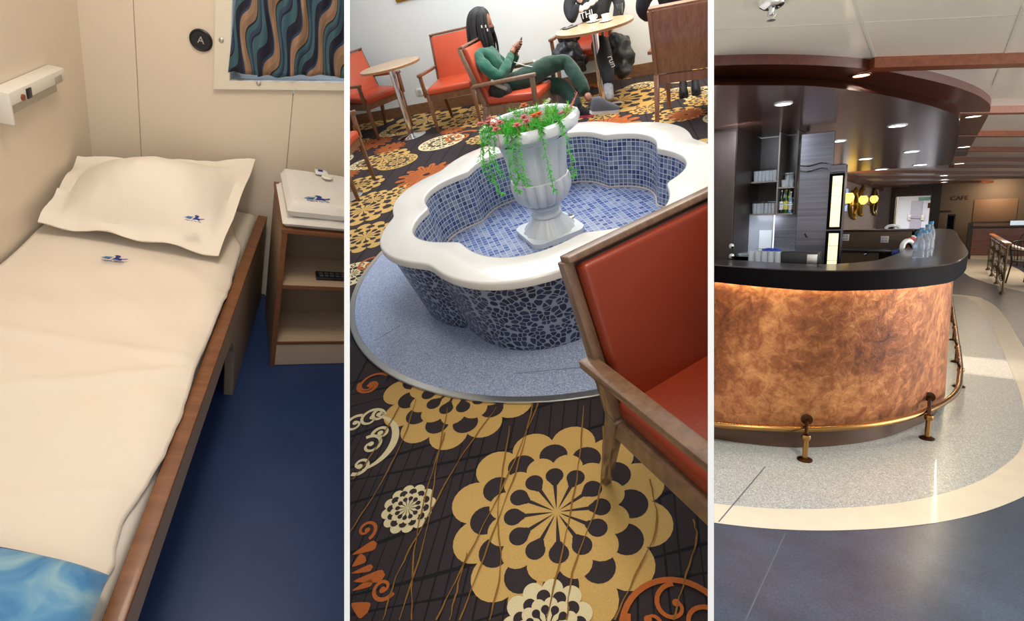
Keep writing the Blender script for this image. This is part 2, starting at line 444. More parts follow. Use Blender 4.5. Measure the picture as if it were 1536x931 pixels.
cr.color_ramp.elements[0].color = c4(st[0][1]); cr.color_ramp.elements[1].position = st[1][0]; cr.color_ramp.elements[1].color = c4(st[1][1])
for p, c in st[2:]: e = cr.color_ramp.elements.new(p); e.color = c4(c)
nt.links.new(ph, cr.inputs['Fac']); nt.links.new(cr.outputs[0], bb.inputs['Base Color']); bb.inputs['Roughness'].default_value = .8
bb.inputs['Transmission Weight'].default_value = 0
cu = B(); uvl = cu.loops.layers.uv.new('UVMap'); nu, nv = 90, 26; grid = []
Yc = YW-T-.012
bl, br = R.y(342, 109, Yc), R.y(530, 114, Yc); tl = R.y(366, -70, Yc)
for i in range(nu+1):
    row = []
    for j in range(nv+1):
        s_, t_ = i/nu, j/nv
        zb = bl.z + (br.z-bl.z)*s_ - .008*math.sin(s_*PI*2.2)*(s_ > .2) + .0035*math.sin(s_*30)
        x = (bl.x+(tl.x-bl.x)*t_) + s_*(.50)
        z = zb + (1.6-zb)*t_
        y = Yc + .010*math.sin(s_*52+.6*math.sin(t_*4)) + .006*math.sin(s_*23+1)
        row.append((cu.verts.new((x, y, z)), (s_*.52, z)))
    grid.append(row)
for i in range(nu):
    for j in range(nv):
        q = [grid[i][j], grid[i+1][j], grid[i+1][j+1], grid[i][j+1]]
        f = cu.faces.new([a[0] for a in q])
        for l, a in zip(f.loops, q): l[uvl].uv = a[1]
co = solo('curtain', cu, m_cur, 'dark navy and brown wavy striped curtain hanging over the cabin window', 'curtain', recalc=False)
sd = co.modifiers.new('t', 'SOLIDIFY'); sd.thickness = .0015
# round badge with an A
p = R.y(302, 60, YW)
t = thing('round_badge', 'round black badge with letter A on the cream wall beside the window', 'badge', p)
s = B(); lathe(s, [(.038, .0005), (.038, .008), (.034, .011), (.031, .008), (0, .008)], 36, M=basis((0, 0, 0), (1, 0, 0), (0, 0, 1), (0, -1, 0)))
obj('badge_disc', s, m_black, t)
s = text_bm('A', .034, basis((0, -.0088, 0), (1, 0, 0), (0, 0, 1), (0, -1, 0)), .0006)
obj('letter', s, mat('badge_grey', (.45, .42, .36), .5), t, label='grey letter A')
# reading light strip with sockets on the left wall
q0, q1 = R.x(0, 127, XW), R.x(90, 95, XW); q2, q3 = R.x(0, 175, XW), R.x(90, 135, XW)
y0, y1 = 1.79, 2.12; z0, z1 = .862, .945
t = thing('bed_light_unit', 'white plastic bed light strip with switches mounted on the left cabin wall', 'wall light', (XW, (y0+y1)/2, z0))
t['label'] = 'white plastic bed light strip with switches mounted above the pillow'
def lb(a, c): return ((a[0], a[1]-(y0+y1)/2, a[2]-z0), (c[0], c[1]-(y0+y1)/2, c[2]-z0))
s = B(); box(s, *lb((.001, y0, z0+.045), (.045, y1, z1)), .004); obj('housing', s, m_white, t)
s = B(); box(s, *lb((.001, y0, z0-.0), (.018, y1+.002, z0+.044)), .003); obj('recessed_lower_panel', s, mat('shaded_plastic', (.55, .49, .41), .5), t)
s = B(); box(s, *lb((.001, y0-.012, z0-.005), (.048, y0-.0005, z1+.002)), .004); obj('end_cap', s, m_white, t)
s = B(); box(s, *lb((.045, 1.872, .908), (.049, 1.897, .936)), .001); obj('rocker_switch', s, m_black, t, label='black rocker switch')
s = B(); lathe(s, [(.009, 0), (.009, .004), (0, .005)], 16, M=basis((.045, 1.850-(y0+y1)/2, .918-z0), (0, 1, 0), (0, 0, 1), (1, 0, 0))); obj('indicator', s, mat('red_brown', (.25, .05, .03), .4), t, label='small red button')
s = B(); box(s, *lb((.045, 2.05, .908), (.0465, 2.095, .93)), .0005); obj('nameplate', s, mat('plate_grey', (.42, .36, .29), .5), t)
# ---- bed
bed = thing('bed', 'narrow cabin bed with brown wooden side rail and white bedding', 'bed', (-.57, 1.2, 0))
s = B()
prof = [(.30, .335), (1.43, .325), (1.55, .26), (1.64, .02), (1.64, 0), (1.72, 0), (1.76, .17), (1.84, .17), (1.86, 0), (2.33, 0), (2.33, .43), (.30, .43)]
prof = [(.20, .33), (1.50, .33), (1.60, .31), (1.655, .22), (1.665, 0), (1.70, 0), (2.335, 0), (2.335, .425), (.20, .425)]
prism(s, [(a, c) for a, c in prof], -.030, 0, M=basis((XB, 0, 0), (0, 1, 0), (0, 0, 1), (1, 0, 0)))
obj('side_rail', s, m_railside, bed, smooth=False, room=True)
s = B(); box(s, (XB-.036, .20, .4255), (XB+.001, 2.337, .437), .003); obj('rail_top_edge', s, m_railtop, bed, room=True, label='reddish brown wooden top edge')
s = B(); box(s, (XB-.034, 1.667, 0), (XB-.0305, 1.70, .31)); box(s, (XB-.034, 1.60, .18), (XB-.0305, 1.667, .31)); obj('leg', s, mat('dark_leg', (.05, .025, .015), .5), bed, smooth=False, room=True)
s = B(); box(s, (XW+.01, .15, .20), (XB-.06, 2.36, .235)); obj('bed_base', s, m_railside, bed, smooth=False, room=True)
s = B(); box(s, (XW+.008, .15, .235), (XB-.040, 2.36, .436), .03, 4)
mt_ = obj('mattress', s, m_under, bed, room=True)
# sheet with soft wrinkles and an uneven hem
edge = [(.3, -.315), (.62, -.312), (.72, -.302), (.80, -.318), (.86, -.305), (.98, -.287), (1.1, -.283), (1.3, -.290), (1.5, -.287), (1.72, -.285), (1.9, -.295), (2.02, -.30), (2.12, -.34), (2.2, -.36)]
def lerp(tab, t):
    for (a, x), (c, y) in zip(tab, tab[1:]):
        if t <= c: return x+(y-x)*max(0, (t-a))/(c-a)
    return tab[-1][1]
s = B(); nu, nv = 70, 150; g = []
for i in range(nu+1):
    row = []
    for j in range(nv+1):
        u_, v_ = i/nu, j/nv; y = .2+v_*1.98
        xe = lerp(edge, y) + .004*noise.noise(Vector((0, y*22, 0)))
        x = XW+.012 + (xe-XW-.012)*u_
        z = .474 + .018*noise.noise(Vector((x*2.6+4, y*2.2, .3))) + .012*noise.noise(Vector((x*3-y*5, y*7+x*6, 2)))
        z += .011*math.exp(-((y-(1.06+.33*(x+.9))) / .022)**2)*(.3+u_) + .009*math.exp(-((y-(.80+.12*(x+.9))) / .02)**2)*(1-u_*.6) + .008*math.exp(-((y-(1.36-.1*(x+.9))) / .02)**2)
        k = max(0, (u_-.88)/.12); z -= .026*k*k - .003*k*noise.noise(Vector((x*9, y*40, 1)))
        row.append(s.verts.new((x, y, z)))
    g.append(row)
for i in range(nu):
    for j in range(nv): s.faces.new((g[i][j], g[i+1][j], g[i+1][j+1], g[i][j+1]))
sh = obj('sheet', s, m_sheet, bed, room=True)
md = sh.modifiers.new('t', 'SOLIDIFY'); md.thickness = .006; md.offset = -1
def sheet_z(x, y): return .479
# logo: a stylised gull over a line of letters
def logo(o, X, Y, Z, w, hgt, parent, room=True, letters='Algérie Ferries'):
    M = basis(o, X, Y, Z)
    s = B()
    def poly(P, mi=0):
        f = s.faces.new([s.verts.new(M @ Vector((a*w, c*w, 0))) for a, c in P]); f.material_index = mi
    poly([(-.5, -.02), (-.32, .14), (-.02, .16), (-.12, .04), (-.3, .0)], 1)
    poly([(-.42, -.06), (-.28, .02), (-.08, .04), (-.16, -.06)])
    poly([(-.1, -.08), (.0, .08), (.02, .2), (-.06, .27), (.04, .34), (.16, .3), (.2, .18), (.14, .1), (.3, .08), (.5, .16), (.44, .06), (.26, -.02), (.34, -.12), (.14, -.04)])
    poly([(-.02, .27), (.05, .31), (.13, .28), (.06, .245)], 1)
    text_bm(letters, w*.135, M @ Matrix.Translation((0, -.17*w, 0)), .0002, bm=s)
    return obj('logo_print', s, [m_logo, m_logo2], parent, smooth=False, room=room, label='blue gull emblem with small lettering')
a_ = R.z(171, 389, .486)
logo((a_.x, a_.y, .4885), (1, .02, 0), (-.02, 1, 0), (0, 0, 1), .075, .03, bed)
# ---- pillow
def pillow(name, label, BL, BR, TR, TL, puff, m, flange=.035):
    s = B(); n, k = 44, 30; top, bot = [], []
    nrm = (BR-BL).cross(TL-BL).normalized()
    for i in range(n+1):
        ta, tb = [], []
        for j in range(k+1):
            u_, v_ = i/n, j/k
            p = BL*(1-u_)*(1-v_)+BR*u_*(1-v_)+TR*u_*v_+TL*(1-u_)*v_
            inw = 1 - .05*math.sin(PI*u_)*(1 if v_ < .5 else .6)*abs(2*v_-1)**3
            eu = min(u_, 1-u_)*(BR-BL).length; ev = min(v_, 1-v_)*(TL-BL).length
            e = min(eu, ev)
            q = max(0, eu-flange)*max(0, ev-flange)
            U, V = max(0, min(1, (eu-flange)/.26)), max(0, min(1, (ev-flange)/.17))
            h = puff*(1-(1-U)**2.4)*(1-(1-V)**2.2)
            wr = .006*noise.noise(Vector((u_*6, v_*4, 3))) + .004*noise.noise(Vector((u_*15, v_*9, 1)))
            fl = .010*math.sin(u_*17+2)*max(0, 1-e/flange)*(1 if v_ < .5 else -.4) + .007*math.sin(v_*13)*max(0, 1-eu/flange)
            p = p + (TL-BL).normalized()*(.014*math.sin(PI*u_)*(1-2*v_))
            ta.append(s.verts.new(p + nrm*(h*.86+wr+fl+.002))); tb.append(s.verts.new(p + nrm*(-h*.14+fl-.002+wr*.2)))
        top.append(ta); bot.append(tb)
    for i in range(n):
        for j in range(k):
            s.faces.new((top[i][j], top[i+1][j], top[i+1][j+1], top[i][j+1])); s.faces.new((bot[i][j], bot[i][j+1], bot[i+1][j+1], bot[i+1][j]))
    ring_t = [top[i][0] for i in range(n+1)]+[top[n][j] for j in range(1, k+1)]+[top[i][k] for i in range(n-1, -1, -1)]+[top[0][j] for j in range(k-1, 0, -1)]
    ring_b = [bot[i][0] for i in range(n+1)]+[bot[n][j] for j in range(1, k+1)]+[bot[i][k] for i in range(n-1, -1, -1)]+[bot[0][j] for j in range(k-1, 0, -1)]
    for i in range(len(ring_t)): s.faces.new((ring_t[i], ring_b[i], ring_b[(i+1)%len(ring_t)], ring_t[(i+1)%len(ring_t)]))
    return s, nrm
BL, BR, TR, TL = R.z(58, 336, .515), R.z(328, 384, .510), R.z(383, 240, .685), R.z(116, 234, .61)
s, nrm = pillow('pillow', '', BL, BR, TR, TL, .17, m_pillow)
pil = thing('pillow', 'puffy cream white pillow with flanged edges against the cabin wall', 'pillow', (BL+BR)/2)
obj('pillowcase', s, m_pillow, pil, room=True)
p = R.d(291, 328, 1)
# where the eye line meets the pillow front
def on_plane(px, py, P0, n_):
    d = R.d(px, py, 1)-Vector((0, 0, R.h)); o_ = Vector((0, 0, R.h)); return o_ + d*((P0-o_).dot(n_)/d.dot(n_))
xx = (BR-BL).normalized(); yy = nrm.cross(xx)
uvp = on_plane(291, 328, BL+nrm*.112, nrm)
logo(uvp+nrm*.0, xx, yy, nrm, .062, .03, pil)
# ---- blue blanket at the foot
m_blank, nt, bb = new_mat('blue_cloud_fleece')
tc = nt.nodes.new('ShaderNodeTexCoord'); nz = N(nt, 'ShaderNodeTexNoise', Scale=9.0, Detail=4.0, Distortion=1.2); cr = nt.nodes.new('ShaderNodeValToRGB')
el = cr.color_ramp.elements; el[0].position = .36; el[0].color = c4(srgb(52, 116, 172)); el[1].position = .68; el[1].color = c4(srgb(150, 185, 196))
e = el.new(.5); e.color = c4(srgb(92, 148, 188))
nt.links.new(tc.outputs['Object'], nz.inputs['Vector']); nt.links.new(nz.outputs['Fac'], cr.inputs[0]); nt.links.new(cr.outputs[0], bb.inputs['Base Color'])
bb.inputs['Roughness'].default_value = .9; bb.inputs['Sheen Weight'].default_value = .25
s = B(); nu, nv = 50, 30; g = []
for i in range(nu+1):
    row = []
    for j in range(nv+1):
        u_, v_ = i/nu, j/nv
        xr = -.292
        x = XW+.02+(xr-XW-.02)*u_
        yt = .775-.075*u_**3 - .035*u_
        y = .12+(yt-.12)*v_
        er = min(1, (1-u_)*13); ef = min(1, (1-v_)*9)
        z = .488 + .048*math.sqrt(max(0, 1-(1-er)**2))*math.sqrt(max(0, 1-(1-ef)**2)) + .006*noise.noise(Vector((x*7, y*9, 5)))
        z -= .010*math.exp(-((y-(.725-.075*u_**3-.035*u_))/.008)**2)*(u_ > .3)*min(1, (1-u_)*9)
        row.append(s.verts.new((x, y, z)))
    g.append(row)
for i in range(nu):
    for j in range(nv): s.faces.new((g[i][j], g[i+1][j], g[i+1][j+1], g[i][j+1]))
bnd = [e for e in s.edges if len(e.link_faces) == 1]
r_ = bmesh.ops.extrude_edge_only(s, edges=bnd)
for v in [x for x in r_['geom'] if isinstance(x, bmesh.types.BMVert)]: v.co.z = .487
solo('blanket', s, m_blank, 'folded light blue cloud patterned fleece blanket at the foot of the bed', 'blanket')
# ---- bedside shelf unit
x0, yf = R.z(405, 548).x, R.z(405, 548).y
zt = .625
YAW = .19
cab = thing('bedside_shelf_unit', 'beige bedside shelf unit with brown edges below the folded towel', 'shelf unit', (x0+.2, yf+.22, 0))
yb = YW-.115; X1 = x0+.46
za = R.y(460, 433, yf).z; zb_ = R.y(460, 519, yf).z
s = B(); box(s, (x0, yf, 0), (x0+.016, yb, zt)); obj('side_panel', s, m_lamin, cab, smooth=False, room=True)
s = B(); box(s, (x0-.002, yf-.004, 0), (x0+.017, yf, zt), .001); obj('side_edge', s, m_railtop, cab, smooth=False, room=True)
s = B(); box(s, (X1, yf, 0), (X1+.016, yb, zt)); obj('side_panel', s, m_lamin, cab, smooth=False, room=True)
s = B(); box(s, (x0-.004, yf-.006, zt), (X1+.02, yb, zt+.018), .002); obj('top_board', s, m_railtop, cab, smooth=False, room=True)
s = B(); box(s, (x0+.017, yf+.001, za-.012), (X1, yb, za+.0)); o = obj('shelf', s, m_lam, cab, smooth=False, room=True)
s = B(); box(s, (x0+.017, yf-.003, za-.014), (X1, yf+.0005, za+.0005)); obj('shelf_edge', s, m_railtop, o, smooth=False, room=True)
s = B(); box(s, (x0+.017, yf+.004, zb_-.01), (X1, yb, zb_+.0)); o = obj('shelf', s, m_lam, cab, smooth=False, room=True)
s = B(); box(s, (x0+.017, yf-.003, zb_-.007), (X1, yf+.0035, zb_+.003)); obj('shelf_edge', s, m_railtop, o, smooth=False, room=True)
s = B(); box(s, (x0+.017, yf, .003), (X1, yf+.014, zb_-.011)); obj('plinth_panel', s, m_lam, cab, smooth=False, room=True)
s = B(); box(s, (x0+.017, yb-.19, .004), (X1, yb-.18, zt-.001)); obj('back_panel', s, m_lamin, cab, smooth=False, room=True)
# dark handset lying on the shelf
p0 = R.z(478, 427, za+.001)
t = thing('remote_control', 'black remote handset lying on the upper shelf of the bedside unit', 'remote', (p0.x+.07, p0.y+.03, za+.001))
s = B(); box(s, (-.07, -.025, 0), (.07, .025, .014), .003); obj('remote_body', s, m_black, t)
s = B()
for i in range(6):
    for j in range(2): box(s, (-.058+i*.021, -.016+j*.018, .0142), (-.044+i*.021, -.006+j*.018, .0158))
obj('button_field', s, mat('button_grey', (.12, .12, .13), .4), t, smooth=False)
# towel folded on top
ty = R.z(440, 336, zt+.02)
tw = thing('folded_towel', 'thick white folded towel with blue emblem on top of the bedside unit', 'towel', (x0+.2, yf+.17, zt+.0185))
hx, hy0, hy1 = .21, -.168, .17
def slab(bm, zlo, zhi, front, M=None, xl=-.196, xr=.3):
    n_, k_ = 36, 26
    top, bt = [], []
    for i in range(n_+1):
        a, c = [], []
        for j in range(k_+1):
            u_, v_ = i/n_, j/k_
            x = xl+(xr-xl)*u_; y = front+(hy1-front)*v_
            e = min(min(u_, 1-u_)*(xr-xl)/.03, 1, min(v_, 1-v_)*(hy1-front)/.03)
            rr = math.sqrt(max(0, 1-(1-e)**2)); mid = (zlo+zhi)/2; hh = (zhi-zlo)/2
            nz_ = .003*noise.noise(Vector((x*12, y*12, zlo*50)))
            a.append(bm.verts.new((x, y, mid+hh*rr+nz_))); c.append(bm.verts.new((x, y, mid-hh*rr)))
        top.append(a); bt.append(c)
    for i in range(n_):
        for j in range(k_):
            bm.faces.new((top[i][j], top[i+1][j], top[i+1][j+1], top[i][j+1])); bm.faces.new((bt[i][j], bt[i][j+1], bt[i+1][j+1], bt[i+1][j]))
    return bm
s = slab(B(), 0, .038, hy0-.004, xl=-.202); obj('towel_fold', s, m_towel, tw)
s = slab(B(), .0385, .098, hy0, xl=-.19); tf = obj('towel_fold', s, m_towel, tw)
s = slab(B(), .018, .028, hy0-.012, xl=-.17); obj('towel_fold', s, m_towel, tw)
pz = R.z(481, 303, zt+.018+.1015)
logo((pz.x, pz.y, pz.z), (1, .06, 0), (-.06, 1, 0), (0, 0, 1), .098, .03, tw)
pz = R.z(504, 268, zt+.018+.103)
t = thing('soap_packet', 'small clear wrapped soap packet lying on the folded towel', 'soap', pz+Vector((0, 0, .004)))
s = B(); box(s, (-.024, -.03, 0), (.024, .012, .008), .003); obj('wrapper', s, mat('clear_wrap', (.8, .82, .86), .15, coat=.5), t)
s = B(); box(s, (-.012, -.014, .0083), (.006, .006, .0092), .0003); obj('label_print', s, m_logo, t, label='tiny dark blue print')
s = B(); lathe(s, [(.018, 0), (.022, .005), (.018, .009), (0, .01)], 20, (.018, -.05, 0)); obj('soap_disc', s, m_white, t)
for o_ in list(bpy.data.objects):
    if o_.name.split('.')[0] in ('bedside_shelf_unit', 'remote_control', 'folded_towel', 'soap_packet'):
        c_ = Vector((x0, yf, 0)); o_.matrix_world = R.M @ Matrix.Translation(c_) @ Matrix.Rotation(YAW, 4, 'Z') @ Matrix.Translation(-c_) @ R.M.inverted() @ o_.matrix_basis
# lights of the cabin: ceiling lamp and daylight through the window
area('cabin_ceiling_lamp', (-.18, 1.15, 2.45), .35, CAB_W, (1, .79, .56), (-.15, .35, -1))
# ================================================================== THE LOUNGE
R = LOUNGE
m_dk = mat('carpet_plum_black', srgb(52, 42, 44), .95, var=.45, vscale=420, bump=.3, bscale=500)
m_gold = mat('carpet_gold', srgb(205, 165, 95), .95, var=.12, vscale=300, bump=.25, bscale=500)
m_cream = mat('carpet_cream', srgb(222, 205, 160), .95, var=.1, vscale=300, bump=.2, bscale=500)
m_rust = mat('carpet_rust', srgb(180, 95, 40), .95, var=.15, vscale=300, bump=.2, bscale=500)
m_vein = mat('carpet_olive_vein', srgb(138, 98, 38), .95, var=.3, vscale=300)
m_lineb = mat('carpet_black_line', (.006, .005, .006), .95)
DK, GO, CR, RU, VE, BL_ = range(6)
s = B(); flat(s, [(-4.2, -.6), (5.2, -.6), (5.2, 9.2), (-4.2, 9.2)], 0, DK)
rnd = random.Random(3)
zc = [.0004]
def lay(pts, mi, dz=.0002):
    zc[0] += 0; flat(s, pts, LZ[0]+dz, mi)
LZ = [.0004]
def petal(c, ang, r0, r1, w, n=10):
    """teardrop from radius r0 to r1, widest near its outer end"""
    P = []
    for i in range(n+1):
        t = i/n; q = w*(t**.75)*math.sqrt(max(0, 1-((t-.72)/.28)**2 if t > .72 else 1)); P.append((r0+(r1-r0)*t, q/2))
    P = P + [(a, -b) for a, b in P[::-1][1:-1]]
    return [(c[0]+a*math.cos(ang)-b*math.sin(ang), c[1]+a*math.sin(ang)+b*math.cos(ang)) for a, b in P]
def flower(c, r, gold=GO, n=12, rot=0, dark=DK, inner=None):
    inner = gold if inner is None else inner
    z = LZ[0]; jit = lambda: 1+rnd.uniform(-.04, .04)
    for i in range(n):
        a = rot+2*PI*i/n; k = jit(); flat(s, disc((c[0]+r*.79*k*math.cos(a), c[1]+r*.79*k*math.sin(a)), r*.222*k, 22), z+i*.00002, gold)
    flat(s, disc(c, r*.70, 48), z+.0005, gold)
    for i in range(n):
        a = rot+2*PI*(i+.5)/n; k = jit(); flat(s, disc((c[0]+r*.655*k*math.cos(a), c[1]+r*.655*k*math.sin(a)), r*.145*k, 20), z+.0008+i*.00002, dark)
    for i in range(n):
        a = rot+2*PI*i/n; k = jit(); flat(s, disc((c[0]+r*.50*math.cos(a), c[1]+r*.50*math.sin(a)), r*.148*k, 20), z+.0012+i*.00002, gold)
    flat(s, disc(c, r*.47, 40), z+.0016, gold)
    for i in range(n):
        a = rot+2*PI*(i+.5)/n; flat(s, disc((c[0]+r*.40*math.cos(a), c[1]+r*.40*math.sin(a)), r*.088, 16), z+.0019, dark)
        flat(s, petal(c, a, .03*r, .42*r, r*.05), z+.0020, dark); flat(s, disc((c[0]+r*.36*math.cos(a), c[1]+r*.36*math.sin(a)), r*.062, 14), z+.00195, dark); flat(s, disc((c[0]+r*.325*math.cos(a), c[1]+r*.325*math.sin(a)), r*.042, 12), z+.00192, dark)
def leafstar(c, r, mi, n=14, rot=0):
    z = LZ[0]
    for ring, (rr, ww) in enumerate(((1, .26), (.72, .2), (.42, .14))):
        for i in range(n):
            a = rot+2*PI*(i+.5*ring)/n; flat(s, petal(c, a, .1*r, rr*r, ww*r), z+.0006*ring+.00002*i, mi)
            flat(s, petal(c, a, .2*r, rr*r*.86, ww*r*.12), z+.0006*ring+.0003+.00002*i, DK)
def rosette(c, r, mi, n=12, hole=True):
    z = LZ[0]; flat(s, disc(c, r, 44), z, mi)
    for i in range(n):
        a = 2*PI*i/n
        flat(s, disc((c[0]+r*.78*math.cos(a), c[1]+r*.78*math.sin(a)), r*.12, 14), z+.0004, DK)
        flat(s, disc((c[0]+r*.78*math.cos(a), c[1]+r*.78*math.sin(a)), r*.07, 12), z+.0006, mi)
        a += PI/n; flat(s, disc((c[0]+r*.5*math.cos(a), c[1]+r*.5*math.sin(a)), r*.12, 14), z+.0004, DK)
        flat(s, petal(c, a, .05*r, r*.34, r*.08), z+.0004, DK)
def at(px, py): v = R.z(px, py); return (v.x, v.y)
def rad(c, px, py): v = at(px, py); return math.hypot(v[0]-c[0], v[1]-c[1])
def spiral(c, r, turns, a0, mi, w, z=0, sgn=1, n=40):
    P, W = [], []
    for i in range(n+1):
        t = i/n; q = r*(1-t*.86); a = a0+sgn*turns*2*PI*t; P.append((c[0]+q*math.cos(a), c[1]+q*math.sin(a))); W.append(w*(1-.45*t))
    ribbon(s, P, W, LZ[0]+z, mi); flat(s, disc(P[-1], w*.75, 12), LZ[0]+z+.0001, mi)
# black grid lines and fine hatching under everything
for i in range(60):
    x = -1.3+i*.052; wob = rnd.uniform(-.02, .02)
    a = at(560+i*9.5, 931); 
    ribbon(s, [(x+.10*t*4+wob*math.sin(t*3+i), .55+t*1.25) for t in [k/14 for k in range(15)]], .0035+.003*rnd.random(), .0002, BL_)
for i in range(11):
    y = .75+i*.135
    ribbon(s, [(-1.0+t*2.2, y+.05*math.sin(t*5+i*1.7)+.04*t) for t in [k/20 for k in range(21)]], [.004+.010*abs(math.sin(k*.5+i)) for k in range(21)], .00025, BL_)
for i in range(46):
    x = -3.2+i*.17
    ribbon(s, [(x+t*1.6, 2+t*6.) for t in [0, .3, .6, 1]], .012, .0002, BL_)
# the large gold flower in front and its neighbours (middle, edge point)
for (cx_, cy_, ex, ey, rot, mi) in ((835, 768, 1008, 768, .1, GO), (690, 578, 602, 662, .3, GO), (612, 762, 651, 762, 0, CR), (822, 945, 895, 930, .2, CR)):
    c = at(cx_, cy_); r = rad(c, ex, ey)
    if mi == CR and cy_ > 900: LZ[0] = .0036
    flower(c, r, mi, rot=rot, n=12); LZ[0] = .0004
for (cx_, cy_, ex, ey, k) in ((548, 355, 597, 340, GO), (597, 195, 570, 200, CR), (575, 238, 607, 236, GO), (640, 180, 700, 170, GO), (662, 213, 690, 212, CR),
                              (560, 300, 590, 285, GO), (930, 150, 990, 150, GO), (1015, 172, 1040, 160, GO), (960, 130, 985, 128, CR), (545, 180, 565, 178, GO), (1045, 222, 1062, 215, CR), (880, 150, 905, 148, GO), (560, 215, 590, 205, RU), (548, 245, 572, 240, CR), (610, 285, 640, 275, GO), (700, 180, 735, 176, GO), (545, 315, 560, 330, GO), (575, 172, 600, 168, GO), (1000, 145, 1030, 140, GO), (905, 172, 930, 168, GO), (1055, 150, 1085, 146, GO)):
    c = at(cx_, cy_); r = rad(c, ex, ey)
    if k == CR: rosette(c, r, k)
    elif k == RU: leafstar(c, r, k)
    else: flower(c, r, k, n=11)
placed = []
for (px, py, q) in ((548, 355, .5), (597, 195, .4), (575, 238, .35), (640, 180, .5), (662, 213, .3), (930, 150, .5), (1015, 172, .3), (960, 130, .3), (880, 150, .3), (596, 243, .3), (640, 262, .5), (585, 222, .3)):
    placed.append((at(px, py), q))
for i in range(700):
    c = (rnd.uniform(-3, 3.4), rnd.uniform(3.2, 8.0)); r = rnd.choice((.16, .2, .26, .34))
    if any(math.hypot(c[0]-p[0], c[1]-p[1]) < (r+q)*.86 for p, q in placed): continue
    placed.append((c, r)); k = rnd.random(); LZ[0] = .0002
    if k < .5: flower(c, r, GO, n=11)
    elif k < .75: rosette(c, r, CR)
    else: leafstar(c, r, RU)
LZ[0] = .003
c = at(596, 243); rosette(c, rad(c, 627, 235), GO)
for (cx_, cy_, ex, ey) in ((640, 262, 600, 282), (585, 222, 560, 228), (1030, 172, 1062, 168)):
    c = at(cx_, cy_); leafstar(c, rad(c, ex, ey), RU)
LZ[0] = .0012
# scrolling motifs
c = at(553, 397); r = rad(c, 575, 390)
for k in range(3): spiral(c, r*(1-.28*k), .72, 1.2+k*1.9, RU, r*.2, .0004*k)
c = at(556, 578); r = rad(c, 584, 572)
for k in range(3): spiral(c, r*(1-.25*k), .75, .5+k*2, RU, r*.17, .0004*k)
c = at(690, 205); spiral(c, rad(c, 712, 204), 1.4, .3, RU, .05)
c = at(540, 665); r = rad(c, 592, 640)
ribbon(s, [(c[0]+r*math.cos(a), c[1]+r*math.sin(a)) for a in [-1.4+.1*i for i in range(26)]], [r*(.05+.16*math.sin(PI*i/25)) for i in range(26)], .0016, CR)
for (px, py, q, a0, sg) in ((556, 628, .42, 0, 1), (556, 668, .36, 2, -1), (533, 636, .34, 1, 1), (572, 650, .26, 3, -1), (540, 698, .3, 4, 1), (570, 622, .24, 2, 1)):
    cc = at(px, py); spiral(cc, r*q, 1.1, a0, CR, r*.11, .0008, sg)
c = at(535, 872); r = rad(c, 560, 800)
for px, py, tx, ty, w_ in ((528, 832, 566, 815, .045), (528, 850, 548, 834, .05), (530, 872, 578, 862, .05), (527, 905, 552, 918, .06), (528, 886, 560, 872, .03), (527, 860, 560, 850, .03)):
    a, b_ = at(px, py), at(tx, ty); an = math.atan2(b_[1]-a[1], b_[0]-a[0]); L_ = math.hypot(b_[0]-a[0], b_[1]-a[1])
    flat(s, petal(a, an, 0, L_, w_), .0012, RU)
spiral(at(549, 795), rad(at(549, 795), 566, 788), 1.15, -1.2, RU, .013); spiral(at(575, 882), rad(at(575, 882), 594, 876), 1.2, -.6, RU, .014, sgn=-1)
c = at(1015, 950); r = rad(c, 935, 925)
ribbon(s, [(c[0]+r*math.cos(a), c[1]+r*math.sin(a)) for a in [2*PI*i/40 for i in range(41)]], r*.12, .0052, RU)
for i in range(5): spiral((c[0]+r*.5*math.cos(i*1.256), c[1]+r*.5*math.sin(i*1.256)), r*.42, .9, i*1.256, RU, r*.1, .0042)
# thin olive veins over everything
veins = [((600, 931), (640, 800), (655, 700), (672, 612)), ((575, 931), (598, 860), (640, 780), (690, 690), (745, 612)), ((618, 931), (622, 830), (640, 740), (668, 650)), ((655, 931), (700, 840), (760, 720), (810, 600)),
         ((525, 800), (570, 730), (605, 660), (625, 600)), ((690, 931), (740, 800), (780, 690), (800, 605)), ((735, 931), (752, 850), (748, 760), (765, 640)), ((820, 931), (850, 800), (868, 700), (876, 610)),
         ((922, 931), (955, 860), (985, 790), (975, 720)), ((1010, 931), (1030, 860), (1045, 810), (1040, 780)), ((850, 931), (862, 850), (900, 740), (905, 640)), ((530, 720), (560, 680), (600, 610)), ((675, 931), (690, 870), (702, 830))]
for vv in veins:
    P = spline([Vector((*at(*p), 0)) for p in vv], 9)
    P = [(p.x+.003*math.sin(i*1.3)*rnd.random(), p.y) for i, p in enumerate(P)]
    ribbon(s, P, [.002+.0035*abs(math.sin(i*.35+vv[0][0])) for i in range(len(P))], .0062, VE)
struct('carpet_floor', s, [m_dk, m_gold, m_cream, m_rust, m_vein, m_lineb], smooth=False, recalc=False)

